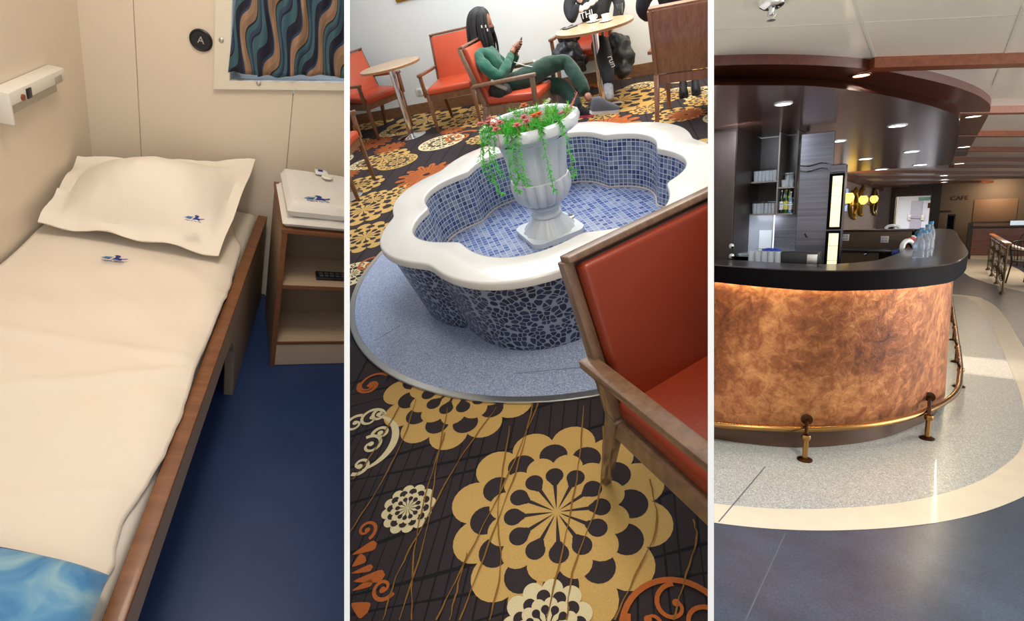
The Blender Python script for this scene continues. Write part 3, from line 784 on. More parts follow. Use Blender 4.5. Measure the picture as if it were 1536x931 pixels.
# wall behind with its base board
w0, w1 = R.z(515, 190), R.z(1075, 92)
w0 = R.z(527, 188); w1 = R.z(975, 111)
dv = (w1-w0).normalized(); nv_ = Vector((-dv.y, dv.x, 0))
A_, Z_ = w0-dv*4, w1+dv*3.5
m_pl = mat('lounge_wall_paint', srgb(224, 227, 226), .6)
s = B(); prism(s, [(A_.x, A_.y), (Z_.x, Z_.y), ((Z_+nv_*.1).x, (Z_+nv_*.1).y), ((A_+nv_*.1).x, (A_+nv_*.1).y)], 0, 3.0)
struct('wall_far', s, m_pl, smooth=False)
m_base = wood('brown_skirting', (.16, .075, .035), (.24, .12, .06), .4)
A2, Z2 = A_-nv_*.001, Z_-nv_*.001
s = B(); prism(s, [(a.x, a.y) for a in (A2-nv_*.018, Z2-nv_*.018, Z2, A2)], 0.001, .13); struct('baseboard_far', s, m_base, smooth=False)
wall_yaw = math.atan2(dv.y, dv.x)

# ---- terrazzo island with metal edge
DC, DR = Vector((.39, 2.85)), 1.315
m_terr = speck('blue_terrazzo', srgb(158, 172, 202), srgb(108, 124, 168), srgb(215, 222, 234), 330, .4)
m_edge = mat('brushed_edge_metal', (.62, .60, .54), .3, 1)
s = B(); prism(s, disc(DC, DR-.035, 96), .001, .012); struct('floor_terrazzo', s, m_terr)
s = B(); lathe(s, [(DR-.034, .001), (DR-.034, .0135), (DR-.004, .0135), (DR, .010), (DR, .001)], 96, (DC.x, DC.y, 0), cap=False); struct('trim_2', s, m_edge)
s = B()
for p, q in (((563, 510), (600, 488)), ((770, 560), (900, 548))):
    a, b_ = R.z(*p, .0125), R.z(*q, .0125); bar(s, (a.x, a.y, .0122), (b_.x, b_.y, .0122), .003, .0008)
struct('trim_3', s, mat('terrazzo_joint', (.12, .16, .26), .6), smooth=False)
# ---- fountain
FC = Vector((.38, 2.83))
def per(tab, a):
    n = len(tab); x = ((math.degrees(a)-22.5)/45) % n; i = int(x); t = x-i
    p = [tab[(i+k-1) % n] for k in range(4)]
    return .5*((2*p[1])+(p[2]-p[0])*t+(2*p[0]-5*p[1]+4*p[2]-p[3])*t*t+(p[3]-p[0]+3*p[1]-3*p[2])*t**3)
RO = [.905, .95, .92, .92, 1.0, 1.085, 1.04, .91]; RI = [.70, .745, .68, .725, .82, .875, .83, .72]
def lobe(a, amp): return 1-amp*(1-math.sqrt(math.sin(4*a)**2+.02))
def outer(a, k=1.): return per(RO, a)*lobe(a, .085)*k
def inner(a, k=1.): return per(RI, a)*lobe(a, .13)*k
NA = 240
ang = [2*PI*i/NA for i in range(NA)]
P_o = [(FC.x+outer(a)*math.cos(a), FC.y+outer(a)*math.sin(a)) for a in ang]
P_i = [(FC.x+inner(a)*math.cos(a), FC.y+inner(a)*math.sin(a)) for a in ang]
fo = thing('fountain', 'lobed indoor fountain basin with white coping, blue mosaic and dark pebble wall', 'fountain', (FC.x, FC.y, .012))
m_cop = mat('white_solid_surface', srgb(222, 217, 208), .22, coat=.4, var=.02, vscale=3)
m_mos = mosaic('blue_mosaic', .029, [srgb(72, 92, 142), srgb(116, 128, 152), srgb(94, 112, 150), srgb(52, 70, 116), srgb(132, 142, 164), srgb(88, 102, 132), srgb(108, 120, 148)], srgb(205, 210, 218))
m_peb = pebble('navy_pebbles', 36, srgb(165, 172, 190), [srgb(30, 38, 68), srgb(44, 54, 84), srgb(22, 28, 52), srgb(38, 50, 90), srgb(52, 62, 90)])
s = B(); th = .035; ZR = .46
rings = []
for k, z in ((1.0, ZR-th), (1.0, ZR-.008), (.996, ZR-.002), (.988, ZR)):
    rings.append([s.verts.new((FC.x+outer(a, k)*math.cos(a), FC.y+outer(a, k)*math.sin(a), z)) for a in ang])
for k, z in ((1.016, ZR), (1.005, ZR-.002), (1.0, ZR-.008), (1.0, ZR-th)):
    rings.append([s.verts.new((FC.x+inner(a, k)*math.cos(a), FC.y+inner(a, k)*math.sin(a), z)) for a in ang])
rings.append(rings[0])
for a, b_ in zip(rings, rings[1:]):
    for j in range(NA): s.faces.new((a[j], a[(j+1) % NA], b_[(j+1) % NA], b_[j]))
obj('coping', s, m_cop, fo, room=True, ang=.9)
def uvwall(bm, ps, z0, z1, p2, nz=8):
    """standing lobed surface with lengthwise UVs"""
    uvl = bm.loops.layers.uv.verify(); n = len(ps); L = [0]
    for i in range(n): L.append(L[-1]+math.hypot(ps[(i+1) % n][0]-ps[i][0], ps[(i+1) % n][1]-ps[i][1]))
    G = [[bm.verts.new((ps[i][0]+(p2[i][0]-ps[i][0])*k/nz, ps[i][1]+(p2[i][1]-ps[i][1])*k/nz, z0+(z1-z0)*k/nz)) for k in range(nz+1)] for i in range(n)]
    for i in range(n):
        j = (i+1) % n
        for k in range(nz):
            f = bm.faces.new((G[i][k], G[j][k], G[j][k+1], G[i][k+1]))
            for l, uvv in zip(f.loops, ((L[i], k), (L[i+1], k), (L[i+1], k+1), (L[i], k+1))): l[uvl].uv = (uvv[0], z0+(z1-z0)*uvv[1]/nz)
bot = [(FC.x+outer(a, .885)*math.cos(a), FC.y+outer(a, .885)*math.sin(a)) for a in ang]
top = [(FC.x+outer(a, .972)*math.cos(a), FC.y+outer(a, .972)*math.sin(a)) for a in ang]
s = B(); uvwall(s, bot, .0125, ZR-th-.0005, top); obj('pebble_wall', s, m_peb, fo, room=True)
s = B(); ZB = .12
itop = [(FC.x+inner(a, 1.012)*math.cos(a), FC.y+inner(a, 1.012)*math.sin(a)) for a in ang]
ibot = [(FC.x+inner(a, .965)*math.cos(a), FC.y+inner(a, .965)*math.sin(a)) for a in ang]
uvwall(s, ibot, ZB, ZR-th-.0005, itop); obj('inner_mosaic_wall', s, m_mos, fo, room=True, recalc=False)
s = B(); uvl = s.loops.layers.uv.verify(); f = s.faces.new([s.verts.new((p[0], p[1], ZB)) for p in ibot])
for l in f.loops: l[uvl].uv = (l.vert.co.x*.9+l.vert.co.y*.1, l.vert.co.y*.9-l.vert.co.x*.1)
m_mos2 = mosaic('pale_blue_mosaic', .029, [srgb(112, 132, 186), srgb(148, 160, 195), srgb(94, 114, 172), srgb(134, 148, 188), srgb(76, 98, 160), srgb(155, 165, 195)], srgb(190, 197, 210))
obj('basin_floor', s, m_mos2, fo, room=True, recalc=False)
s = B(); tube(s, [(p[0], p[1], ZB+.004) for p in ibot], .006, 6, closed=True); obj('grout_bead', s, mat('pink_grout', srgb(215, 200, 190), .7), fo, room=True)
# ---- urn on its foot plate
UC = Vector((.335, 2.85))
m_urn = mat('white_painted_stone', srgb(222, 226, 228), .42, bump=.12, bscale=40, coat=.15)
ur = thing('urn', 'white fluted pedestal urn planter standing in the blue mosaic fountain basin', 'urn', (UC.x, UC.y, ZB+.0005))
s = B(); hp = .165
pl = []
for i in range(64):
    a = 2*PI*i/64; q = hp/max(abs(math.cos(a)), abs(math.sin(a))); q = min(q, hp*1.25); pl.append((q*math.cos(a+.25), q*math.sin(a+.25)))
prism(s, pl, 0, .028); obj('foot_plate', s, m_urn, ur)
s = B(); K = lambda a, r, z: 1+.035*math.cos(14*a)
lathe(s, [(.150, .028), (.135, .05), (.098, .085), (.078, .115)], 84, mod=K, cap=False)
lathe(s, [(.078, .112), (.088, .120), (.088, .130), (.076, .138), (.072, .155), (.082, .165), (.095, .172), (.095, .182), (.086, .19)], 48); obj('stem', s, m_urn, ur)
s = B()
fl = 16
def flute(a, r, z):
    t = max(0, min(1, (z-.19)/.02))*max(0, min(1, (.352-z)/.03)); return 1-.14*(1-abs(math.sin(fl*a/2)))*t
lathe(s, [(.075, .188), (.115, .202), (.146, .224), (.163, .255), (.171, .29), (.170, .325), (.163, .346), (.15, .35)], 160, mod=flute, cap=False)
obj('gadrooned_bowl', s, m_urn, ur)
s = B()
def flute2(a, r, z):
    t = max(0, min(1, (z-.325)/.02))*max(0, min(1, (.60-z)/.04)); return 1-.11*max(0, math.cos(fl*a/2+.3))**5*t-.03*t*abs(math.cos(fl*a/4))
lathe(s, [(.148, .335), (.157, .352), (.163, .40), (.171, .46), (.181, .52), (.194, .565), (.209, .59), (.225, .60)], 160, mod=flute2, cap=False)
obj('fluted_body', s, m_urn, ur)
s = B()
rim = lambda a, r, z: 1+.02*math.cos(10*a)*(1 if r > .25 else 0)+.01*math.sin(3*a)
lathe(s, [(.215, .592), (.245, .598), (.262, .612), (.266, .632), (.258, .652), (.240, .662), (.225, .658), (.214, .645), (.205, .60), (.19, .56)], 160, mod=rim, cap=False)
obj('rolled_rim', s, m_urn, ur)
s = B(); prism(s, disc((0, 0), .196, 40), .57, .585); obj('soil', s, mat('dark_soil', (.03, .022, .015), .95, bump=1, bscale=80), ur)
s = B(); lathe(s, [(.027, 0), (.027, .010), (.018, .012), (.018, .004), (0, .004)], 20, (.140, .06, .0285)); obj('drain_cap', s, m_metal, ur)
# ---- trailing plants in the urn
m_leaf = mat('succulent_green', srgb(88, 200, 70), .5, var=.35, vscale=25, sheen=0)
m_leaf2 = mat('bright_green', srgb(130, 210, 80), .5, var=.25, vscale=30)
m_pink = mat('pink_leaf', srgb(225, 120, 115), .55, var=.2, vscale=40)
m_or = mat('orange_petal', srgb(240, 120, 45), .55)
pt = thing('trailing_plant', 'artificial green trailing succulents with orange and pink blooms filling the white urn', 'plant', (UC.x, UC.y, ZB+.59))
prr = random.Random(11)
def leafy(bm, pts, n, L, w, rr=prr, droop=.2, mi=None):
    """little pointed leaves in tufts along a stem"""
    pts = spline([Vector(p) for p in pts], 6); m_ = len(pts)
    tube(bm, pts, .0016, 5)
    for i in range(n):
        t = (i+.5)/n*(m_-1); k = int(t); p = pts[k].lerp(pts[min(k+1, m_-1)], t-k); a = rr.uniform(0, 2*PI)
        d = (pts[min(k+1, m_-1)]-pts[max(k-1, 0)]).normalized(); x, _, z = frame_of(d)
        o = (x*math.cos(a)+z*math.sin(a)+d*rr.uniform(.2, .9)).normalized(); l = L*rr.uniform(.7, 1.2)
        sd_ = o.cross(d).normalized()*w/2; up = o.cross(sd_).normalized()*w*.3; mid = p+o*l*.5
        v = [bm.verts.new(q) for q in (p, mid+sd_, p+o*l, mid-sd_, mid+up)]
        for tri in ((0, 1, 4), (1, 2, 4), (2, 3, 4), (3, 0, 4)): bm.faces.new([v[j] for j in tri])
def hang(a, L, nleaf=70, wob=.02):
    ca, sa = math.cos(a), math.sin(a)
    return [(.15*ca, .15*sa, .02), (.21*ca, .21*sa, .085), (.262*ca, .262*sa, .085), (.282*ca, .282*sa, .02), ((.285+wob)*ca, (.285+wob)*sa, -L*.5), (.285*ca+wob*.5, .285*sa, -L)]
# stems placed by where they hang on the rim
for px, Lh, nn in ((724, .17, 70), (733, .24, 90), (770, .15, 90), (762, .22, 80), (780, .19, 80), (815, .24, 90), (848, .20, 80), (742, .12, 60), (722, .10, 50)):
    best = min([PI+.01+i*.02 for i in range(160)] , key=lambda a: abs((lambda c: (CX+F*c.x/c.y))(R.M @ Vector((UC.x+.285*math.cos(a), UC.y+.285*math.sin(a), ZB+.6)))-px))
    s = B(); leafy(s, hang(best, Lh), int(nn*1.5), .03, .0095); obj('hanging_stem', s, m_leaf, pt)
for i in range(46):
    a = prr.uniform(0, 2*PI); r0 = prr.uniform(.02, .17); r1 = r0+prr.uniform(.03, .08); hh = prr.uniform(.05, .11)
    s = B(); leafy(s, [(r0*math.cos(a), r0*math.sin(a), 0), ((r0+r1)/2*math.cos(a), (r0+r1)/2*math.sin(a), hh*.7), (r1*math.cos(a+.2), r1*math.sin(a+.2), hh)], 34, .028, .006)
    obj('leafy_tuft', s, m_leaf2 if i % 3 else m_leaf, pt)
for i, (px, py) in enumerate(((786, 160), (801, 176), (786, 178), (809, 173), (741, 190), (750, 186), (790, 184), (745, 196), (733, 186), (776, 190))):
    p = R.z(px, py, ZB+.70)-Vector((UC.x, UC.y, ZB+.59)); s = B()
    for ring in range(2):
        for k in range(7):
            a = k*2*PI/7+ring*.4; l = .028-.009*ring; tip = p+Vector((l*math.cos(a), l*math.sin(a), .006+.012*ring)); sd_ = Vector((-math.sin(a), math.cos(a), 0))*.006; mid = p.lerp(tip, .6)+Vector((0, 0, .004))
            v = [s.verts.new(q) for q in (p, mid+sd_, tip, mid-sd_)]; s.faces.new(v)
    tube(s, [p+Vector((0, 0, -.09)), p], .0018, 5)
    obj('flower', s, m_or if i in (0, 1, 3) else m_pink, pt, recalc=False, label='orange bloom' if i in (0, 1, 3) else 'pink bloom')
# the one tall pink shoot at the rim
for pts_ in (((853, 166), (860, 152), (866, 138)), ((848, 172), (857, 166), (862, 160)), ((838, 170), (848, 168), (858, 170)), ((716, 186), (722, 184), (735, 186)), ((730, 178), (738, 176), (748, 181))):
    s = B(); P = []
    for k, q in enumerate(pts_): P.append(R.d(q[0], q[1], R.depth((UC.x+(.2 if q[0] > 800 else -.2), UC.y-.02, .78)))-Vector((UC.x, UC.y, ZB+.59)))
    P = spline(P, 5); tube(s, P, [.007*(1-i/len(P)*.8) for i in range(len(P))], 6); leafy(s, [P[0], P[len(P)//2], P[-1]], 14, .02, .006)
    obj('pink_shoot', s, m_pink, pt)

# ---- wooden armchairs with orange leather
m_cw = wood('walnut_frame', (.12, .045, .018), (.22, .09, .04), .3, axis=2, coat=.4)
m_cw2 = wood('tan_walnut_frame', (.16, .085, .05), (.27, .16, .095), .3, axis=2, coat=.4)
m_lea = mat('orange_leather', srgb(184, 72, 42), .38, bump=.1, bscale=250, coat=.12, var=.05, vscale=4)
m_lea2 = mat('rust_leather', srgb(142, 50, 22), .36, bump=.12, bscale=220, coat=.15, var=.07, vscale=3)
def cushion(bm, M, w, d, t, bev=.02):
    b2 = bmesh.new(); box(b2, (-w/2, -d/2, -t/2), (w/2, d/2, t/2), bev, 4)
    me = bpy.data.meshes.new('x'); b2.to_mesh(me); b2.free(); me.transform(M); bm.from_mesh(me); bpy.data.meshes.remove(me)
def armchair(name, label, loc, rz, group=None, mw=None, ml=None, backh=.92, lean=.13, w=.56, s_=1):
    mw = mw or m_cw; ml = ml or m_lea
    t = thing(name, label, 'chair', loc, rz, group, s=s_); hw = w/2
    yb0, yb1 = .22, .22+lean
    for sx in (-1, 1):
        b = B(); bar(b, (sx*(hw-.02), -.255, .425), (sx*(hw-.02), -.262, 0), .042, .042, .028, .028, .003); obj('leg', b, mw, t)
        b = B(); bar(b, (sx*(hw-.02), yb0, .43), (sx*(hw-.02), yb0+.13, 0), .042, .05, .028, .03, .003, upv=(0, 1, 0)); obj('leg', b, mw, t)
        b = B(); bar(b, (sx*(hw+.002), -.262, .40), (sx*(hw+.006), -.272, .622), .034, .040, .034, .036, .003, upv=(0, 1, 0)); obj('arm_post', b, mw, t)
        b = B(); bar(b, (sx*(hw+.006), -.305, .632), (sx*(hw+.006), yb0+.07, .612), .050, .030, .050, .030, .007); obj('armrest', b, mw, t)
        b = B(); bar(b, (sx*(hw-.018), yb0+.005, .43), (sx*(hw-.018), yb1, backh), .032, .045, .030, .034, .003, upv=(0, 1, 0)); obj('back_post', b, mw, t)
    b = B()
    bar(b, (-hw+.04, -.25, .385), (hw-.04, -.25, .385), .03, .07); bar(b, (-hw+.04, yb0, .385), (hw-.04, yb0, .385), .03, .07)
    for sx in (-1, 1): bar(b, (sx*(hw-.02), -.24, .385), (sx*(hw-.02), yb0, .385), .028, .07)
    obj('seat_frame', b, mw, t, smooth=False)
    b = B(); cushion(b, Matrix.Translation((0, -.03, .455)) @ Matrix.Rotation(.03, 4, 'X'), w-.05, .50, .075, .024); obj('seat', b, ml, t)
    L = math.hypot(lean, backh-.43); a = math.atan2(lean, backh-.43)
    Mx = Matrix.Translation((0, (yb0+yb1)/2-.028, (.445+backh)/2)) @ Matrix.Rotation(-a, 4, 'X')
    b = B(); cushion(b, Mx, w-.07, .055, L-.03, .016); obj('backrest', b, ml, t)
    b = B(); cushion(b, Mx @ Matrix.Translation((0, .034, 0)), w-.065, .012, L-.01, .002); obj('back_panel', b, mw, t)
    b = B(); cushion(b, Mx @ Matrix.Translation((0, .012, L/2+.008)), w-.02, .05, .018, .004); obj('top_rail', b, mw, t)
    return t
WY = wall_yaw
armchair('armchair', 'large orange leather armchair with tan wooden arms in front of the fountain', (.525, .935, 0), .36, mw=m_cw2, ml=m_lea2, backh=.90, lean=.13, w=.60, s_=.95)
armchair('armchair', 'orange armchair against the pale wall between the empty round table and the seated person', (.03, 6.50, 0), WY+.06, mw=m_cw)
armchair('armchair', 'orange armchair beside the empty round table, cut off at the white partition', (-1.0, 7.12, 0), WY+1.05, mw=m_cw)
armchair('armchair', 'orange armchair occupied by the person in green clothes', (.56, 5.17, 0), WY+1.45, mw=m_cw2)
armchair('armchair', 'orange armchair behind the cup table with black coats on it', (1.55, 6.55, 0), WY-.1, mw=m_cw)
armchair('armchair', 'wooden backed armchair turned away, standing above a pair of black shoes', (2.02, 4.62, 0), WY+2.98, mw=wood('red_walnut', (.17, .06, .03), (.28, .115, .055), .35, axis=2, coat=.3), w=.62)
armchair('armchair', 'orange armchair beside the low white table nearest the fountain rim', (-1.28, 5.0, 0), WY+1.75, mw=m_cw)
# ---- round tables
m_top = wood('oak_laminate', (.42, .28, .17), (.55, .39, .25), .35, axis=0)
m_topw = mat('white_laminate', srgb(225, 222, 214), .35)
m_tope = mat('table_edge_brown', srgb(150, 105, 65), .4)
def round_table(label, loc, r, h, mt, rb=.2):
    t = thing('round_table', label, 'table', loc)
    b = B(); lathe(b, [(r-.004, h-.028), (r, h-.024), (r, h-.004), (r-.004, h)], 56); o = obj('tabletop', b, mt, t)
    b = B(); lathe(b, [(r+.001, h-.022), (r+.0015, h-.006)], 56, cap=False); obj('edge_band', b, m_tope, o)
    b = B(); lathe(b, [(.032, .012), (.032, h-.03)], 28); obj('column', b, m_steel, t)
    b = B(); lathe(b, [(.09, h-.04), (.09, h-.0285)], 28); obj('mounting_plate', b, m_metal, t)
    b = B(); lathe(b, [(rb, .001), (rb, .006), (rb*.9, .012), (.06, .022), (.033, .034)], 44); obj('base', b, m_steel, t)
    return t
cL = R.z(587, 98, .755)
tl_ = round_table('empty round oak table on a chrome column by the pale wall', (-.62, 6.52, 0), .335, .79, m_top, .17)
TR_ = Vector((1.46, 5.66, 0))
round_table('round oak table with white cups beside the person in green', TR_, .375, .77, m_top, .2)
round_table('small white topped round table at the white partition edge', (-1.22, 4.86, 0), .24, .73, m_topw, .17)
# cups, saucers, glass, phone on the table
m_por = mat('white_porcelain', srgb(235, 236, 235), .15, coat=.5)
m_gl = mat('clear_glass', (.92, .95, .96), .03, trans=1, ior=1.3)
def on_table(px, py): return R.z(px, py, .7705)
def cup(label, p, g='cups on the oak table'):
    t = thing('coffee_cup', label, 'cup', p+Vector((0, 0, .0095)), .4, g)
    b = B(); lathe(b, [(.020, 0), (.024, .004), (.035, .03), (.040, .055), (.037, .055), (.032, .03), (.02, .008), (0, .006)], 28); obj('cup_body', b, m_por, t)
    b = B(); tube(b, [(.035, 0, .045), (.052, 0, .046), (.058, 0, .032), (.05, 0, .018), (.032, 0, .017)], .004, 8); obj('handle', b, m_por, t)
    b = B(); lathe(b, [(.03, 0), (.045, .002), (.068, .009), (.066, .011), (.04, .005), (0, .003)], 32)
    sa = solo('saucer', b, m_por, 'white saucer under the '+label, 'saucer', 'saucers on the oak table')
    sa.matrix_world = R.M @ Matrix.Translation(p+Vector((0, 0, .0005)))
    return t
cup('white coffee cup nearer the table column', on_table(890, 33)); cup('white coffee cup nearer the tall glass', on_table(909, 32))
p = on_table(930, 22); b = B(); lathe(b, [(.026, 0), (.034, .10), (.0325, .10), (.025, .004), (0, .004)], 26); o = solo('drinking_glass', b, m_gl, 'tall clear glass on the oak table beside the cups', 'glass'); o.matrix_world = R.M @ Matrix.Translation(p)
p = on_table(855, 42); t = thing('smartphone', 'black smartphone lying flat on the oak table edge', 'phone', p, .5); b = B(); box(b, (-.075, -.037, .0005), (.075, .037, .009), .003); obj('phone_body', b, m_black, t); b = B(); box(b, (-.068, -.033, .0092), (.068, .033, .0098)); obj('screen', b, mat('dark_screen', (.02, .02, .025), .08), t, smooth=False)
p = on_table(893, 43); b = B(); bar(b, p+Vector((-.05, .01, .003)), p+Vector((.03, -.01, .003)), .018, .004, bev=.001); solo('sugar_sachet', b, m_por, 'crumpled white sugar sachet in front of the cups', 'sachet')
# wall things
fp = lambda px, py: on_plane(px, py, A_-nv_*.002, nv_)
p = fp(596, 4); fx = dv; t = thing('picture_frame', 'ornate gilt picture frame hanging high on the pale wall', 'picture frame', p)
fr_w, fr_h = .55, .5
b = B(); Mf = basis((0, 0, 0), fx, (0, 0, 1), -nv_)
q0 = 0
bmw = .055
for (x0, x1, y0_, y1_) in ((0, fr_w, 0, bmw), (0, fr_w, fr_h-bmw, fr_h), (0, bmw, bmw, fr_h-bmw), (fr_w-bmw, fr_w, bmw, fr_h-bmw)):
    for k, (dz0, dz1, ins) in enumerate(((.001, .02, 0), (.02, .032, .012))):
        vs = box(b, (x0+ins*(x1-x0 < .1), y0_+ins*(y1_-y0_ < .1), dz0), (x1-ins*(x1-x0 < .1), y1_-ins*(y1_-y0_ < .1), dz1), .003, M=Mf)
for i in range(15):
    lathe(b, [(.013, 0), (.01, .008), (0, .012)], 10, M=Mf @ Matrix.Translation((.028+i*.035, .028, .032)))
m_gilt = mat('gilt', srgb(170, 135, 45), .3, .85, bump=.4, bscale=120); obj('moulded_frame', b, m_gilt, t)
b = B(); box(b, (bmw, bmw, .001), (fr_w-bmw, fr_h-bmw, .012), M=Mf); obj('painting', b, mat('canvas', (.25, .22, .15), .7, var=.4, vscale=8), t, smooth=False)
p = fp(634, 137); t = thing('power_socket', 'white double wall socket low on the pale wall', 'socket', p)
for k in range(2):
    b = B(); box(b, (-.085+k*.086, -.042, 0), (-.001+k*.086, .042, .010), .003, M=Mf); o = obj('socket_plate', b, m_white, t)
    b = B(); lathe(b, [(.028, .0105), (.028, .0125), (.022, .0125), (.022, .0112), (0, .0112)], 24, M=Mf @ Matrix.Translation((-.043+k*.086, 0, 0))); obj('socket_well', b, mat('socket_grey', (.45, .45, .44), .5), o)

# ---- the person in green
DW = R.depth((.70, 5.17, .6))
J = lambda px, py, dd=0: R.d(px, py, DW+dd)
m_green = mat('green_sweat_fabric', srgb(16, 82, 64), .85, bump=.5, bscale=30, sheen=.25)
m_green2 = mat('dark_green_trousers', srgb(16, 52, 40), .85, bump=.5, bscale=22, sheen=.2)
m_skin = mat('brown_skin', srgb(150, 98, 76), .5)
m_hair = mat('black_braids', (.010, .009, .010), .55, bump=.4, bscale=90)
m_mask = mat('black_mask_cloth', (.008, .008, .01), .7)
Pn = thing('person', 'person in green hoodie with long black braids and mask, holding a phone in the armchair', 'person', R.z(760, 200))
def pc(p): return p
# skeleton by joints; depth offsets: nearer (-) or farther (+) side
hip = J(757, 135, .08); waist = J(747, 118, .07); chest = J(737, 92, .06); neck = J(727, 72, .05); head = J(722, 38, .05)
shN, shF = J(714, 84, -.10), J(738, 78, .20)
elN = J(750, 119, -.16); wrN = J(767, 80, -.02); elF = J(763, 108, .26); wrF = J(775, 80, .14)
V = [(hip, .13), (waist, .115), (chest, .125), (neck, .075), (shN, .062), (J(729, 103, -.15), .058), (elN, .052), (J(760, 100, -.10), .045), (wrN, .034), (shF, .06), (elF, .05), (wrF, .034)]
b = skin(V, [(0, 1), (1, 2), (2, 3), (2, 4), (4, 5), (5, 6), (6, 7), (7, 8), (2, 9), (9, 10), (10, 11)], 3)
hood = obj('hoodie', rumple(b, .014, 9), m_green, Pn, room=True)
b = skin([(J(727, 76, .10), .05), (J(718, 74, .12), .045), (J(722, 80, .0), .045), (J(733, 76, .02), .04)], [(0, 1), (1, 2), (2, 3)], 2); obj('hood', b, m_green, Pn, room=True)
kneeN = J(850, 92, .02); ankN = J(882, 146, -.06)
kneeF = J(842, 128, .14); ankF = J(868, 168, .02)
b = skin([(hip, .120), (J(790, 118, -.02), .104), (J(822, 98, 0), .090), (kneeN, .074), (J(862, 112, -.02), .068), (J(874, 130, -.04), .058), (J(881, 141, -.05), .052)], [(0, 1), (1, 2), (2, 3), (3, 4), (4, 5), (5, 6)], 3)
obj('trouser_leg', rumple(b, .010, 9), m_green2, Pn, room=True)
b = skin([(hip+Vector((0, .1, 0)), .13), (J(800, 132, .16), .10), (kneeF, .085), (J(858, 146, .10), .068), (J(867, 164, .04), .058)], [(0, 1), (1, 2), (2, 3), (3, 4)], 2)
obj('trouser_leg', b, m_green2, Pn, room=True)
b = skin([(J(880, 140, -.05), .04), (ankN, .034), (J(886, 152, -.06), .036)], [(0, 1), (1, 2)], 1); obj('ankle', b, m_skin, Pn, room=True)
# head with nose, brow and ear; braids; mask
fx_, fz_ = (J(760, 47, 0)-J(720, 40, 0)).normalized(), None
hd = head; yaw = math.atan2(fx_.y, fx_.x)
Hm = Matrix.Translation(hd) @ Matrix.Rotation(yaw, 4, 'Z') @ Matrix.Rotation(.22, 4, 'Y')
b = B(); bmesh.ops.create_uvsphere(b, u_segments=36, v_segments=26, radius=1)
for v in b.verts:
    x, y, z = v.co; f_ = max(0, x)
    X = .098*x; Y = .074*y*(1-.18*max(0, -z)); Z = .122*z
    X += .022*math.exp(-((y/.16)**2+((z+.12)/.2)**2))*f_ ; X -= .010*math.exp(-((abs(y)-.36)/.17)**2-((z-.12)/.14)**2)*f_
    X += .008*math.exp(-(y/.3)**2-((z+.48)/.10)**2)*f_ ; X += .010*math.exp(-(y/.3)**2-((z+.8)/.15)**2)*f_
    v.co = Hm @ Vector((X, Y, Z))
obj('head', b, m_skin, Pn, room=True)
b = B()
for sy in (-1, 1): bmesh.ops.create_uvsphere(b, u_segments=12, v_segments=8, radius=.011, matrix=Hm @ Matrix.Translation((.084, sy*.029, .016)) @ Matrix.Diagonal((.5, 1, .6, 1)))
obj('eye', b, mat('eye_dark', (.03, .02, .02), .2), Pn, room=True)
b = B(); nn, kk = 16, 10; G = []
for i in range(nn+1):
    row = []
    for j in range(kk+1):
        a = (i/nn-.5)*2.5; z = -.105+.088*j/kk; sx_ = math.sqrt(max(.02, 1-(z/.125)**2)); tent = .020*math.exp(-(a/.5)**2)*(1-abs(j/kk-.55))
        row.append(b.verts.new(Hm @ Vector((.103*math.cos(a)*sx_+tent+.004, .080*math.sin(a)*sx_, z+.01*math.cos(a*1.2)))))
    G.append(row)
for i in range(nn):
    for j in range(kk): b.faces.new((G[i][j], G[i+1][j], G[i+1][j+1], G[i][j+1]))
mk = obj('face_mask', b, m_mask, Pn, room=True, label='black face mask'); md = mk.modifiers.new('t', 'SOLIDIFY'); md.thickness = .003
b = B(); bmesh.ops.create_uvsphere(b, u_segments=32, v_segments=20, radius=1)
for v in b.verts:
    x, y, z = v.co; v.co = Hm @ Vector((.116*x-.018 if x < .62 else .116*.62-.018+.02*(x-.62), .098*y, .136*z+.016))
obj('hair_cap', b, m_hair, Pn, room=True)
hr = random.Random(5); bb_ = []
for i in range(46):
    a = -2.55+5.1*i/45+hr.uniform(-.05, .05)      # around the back of the head, from cheek to cheek
    a += PI; front = abs(a-PI) > 1.8
    if abs(a-PI) > 2.3: continue
    L0 = hr.uniform(.30, .40) if not front else hr.uniform(.22, .32); ca, sa = math.cos(a), math.sin(a); ro = hr.uniform(.95, 1.08)
    P = [Hm @ Vector((.03*ca*ro-.01, .03*sa, .138)), Hm @ Vector((.085*ca*ro-.01, .072*sa, .10)), Hm @ Vector((.112*ca*ro-.008, .098*sa*ro, .02))]
    q = P[-1]; out = Vector((P[-1].x-hd.x, P[-1].y-hd.y, 0))*.22
    P += [q+out+Vector((0, 0, -L0*.33)), q+out*1.25+Vector((0, 0, -L0*.66)), q+out*.9+Vector((-.01, 0, -L0))]
    bq = B(); tube(bq, spline(P, 5), .0115, 7); obj('braid', bq, m_hair, Pn, room=True)
b = B()
for px, py in ((722.5, 40), (728.5, 39.5), (731, 45)):
    p = J(px, py, -.065); lathe(b, [(.006, -.010), (.006, .010)], 10, M=Matrix.Translation(p))
obj('hair_bead', b, m_white, Pn, room=True, label='white hair bead')
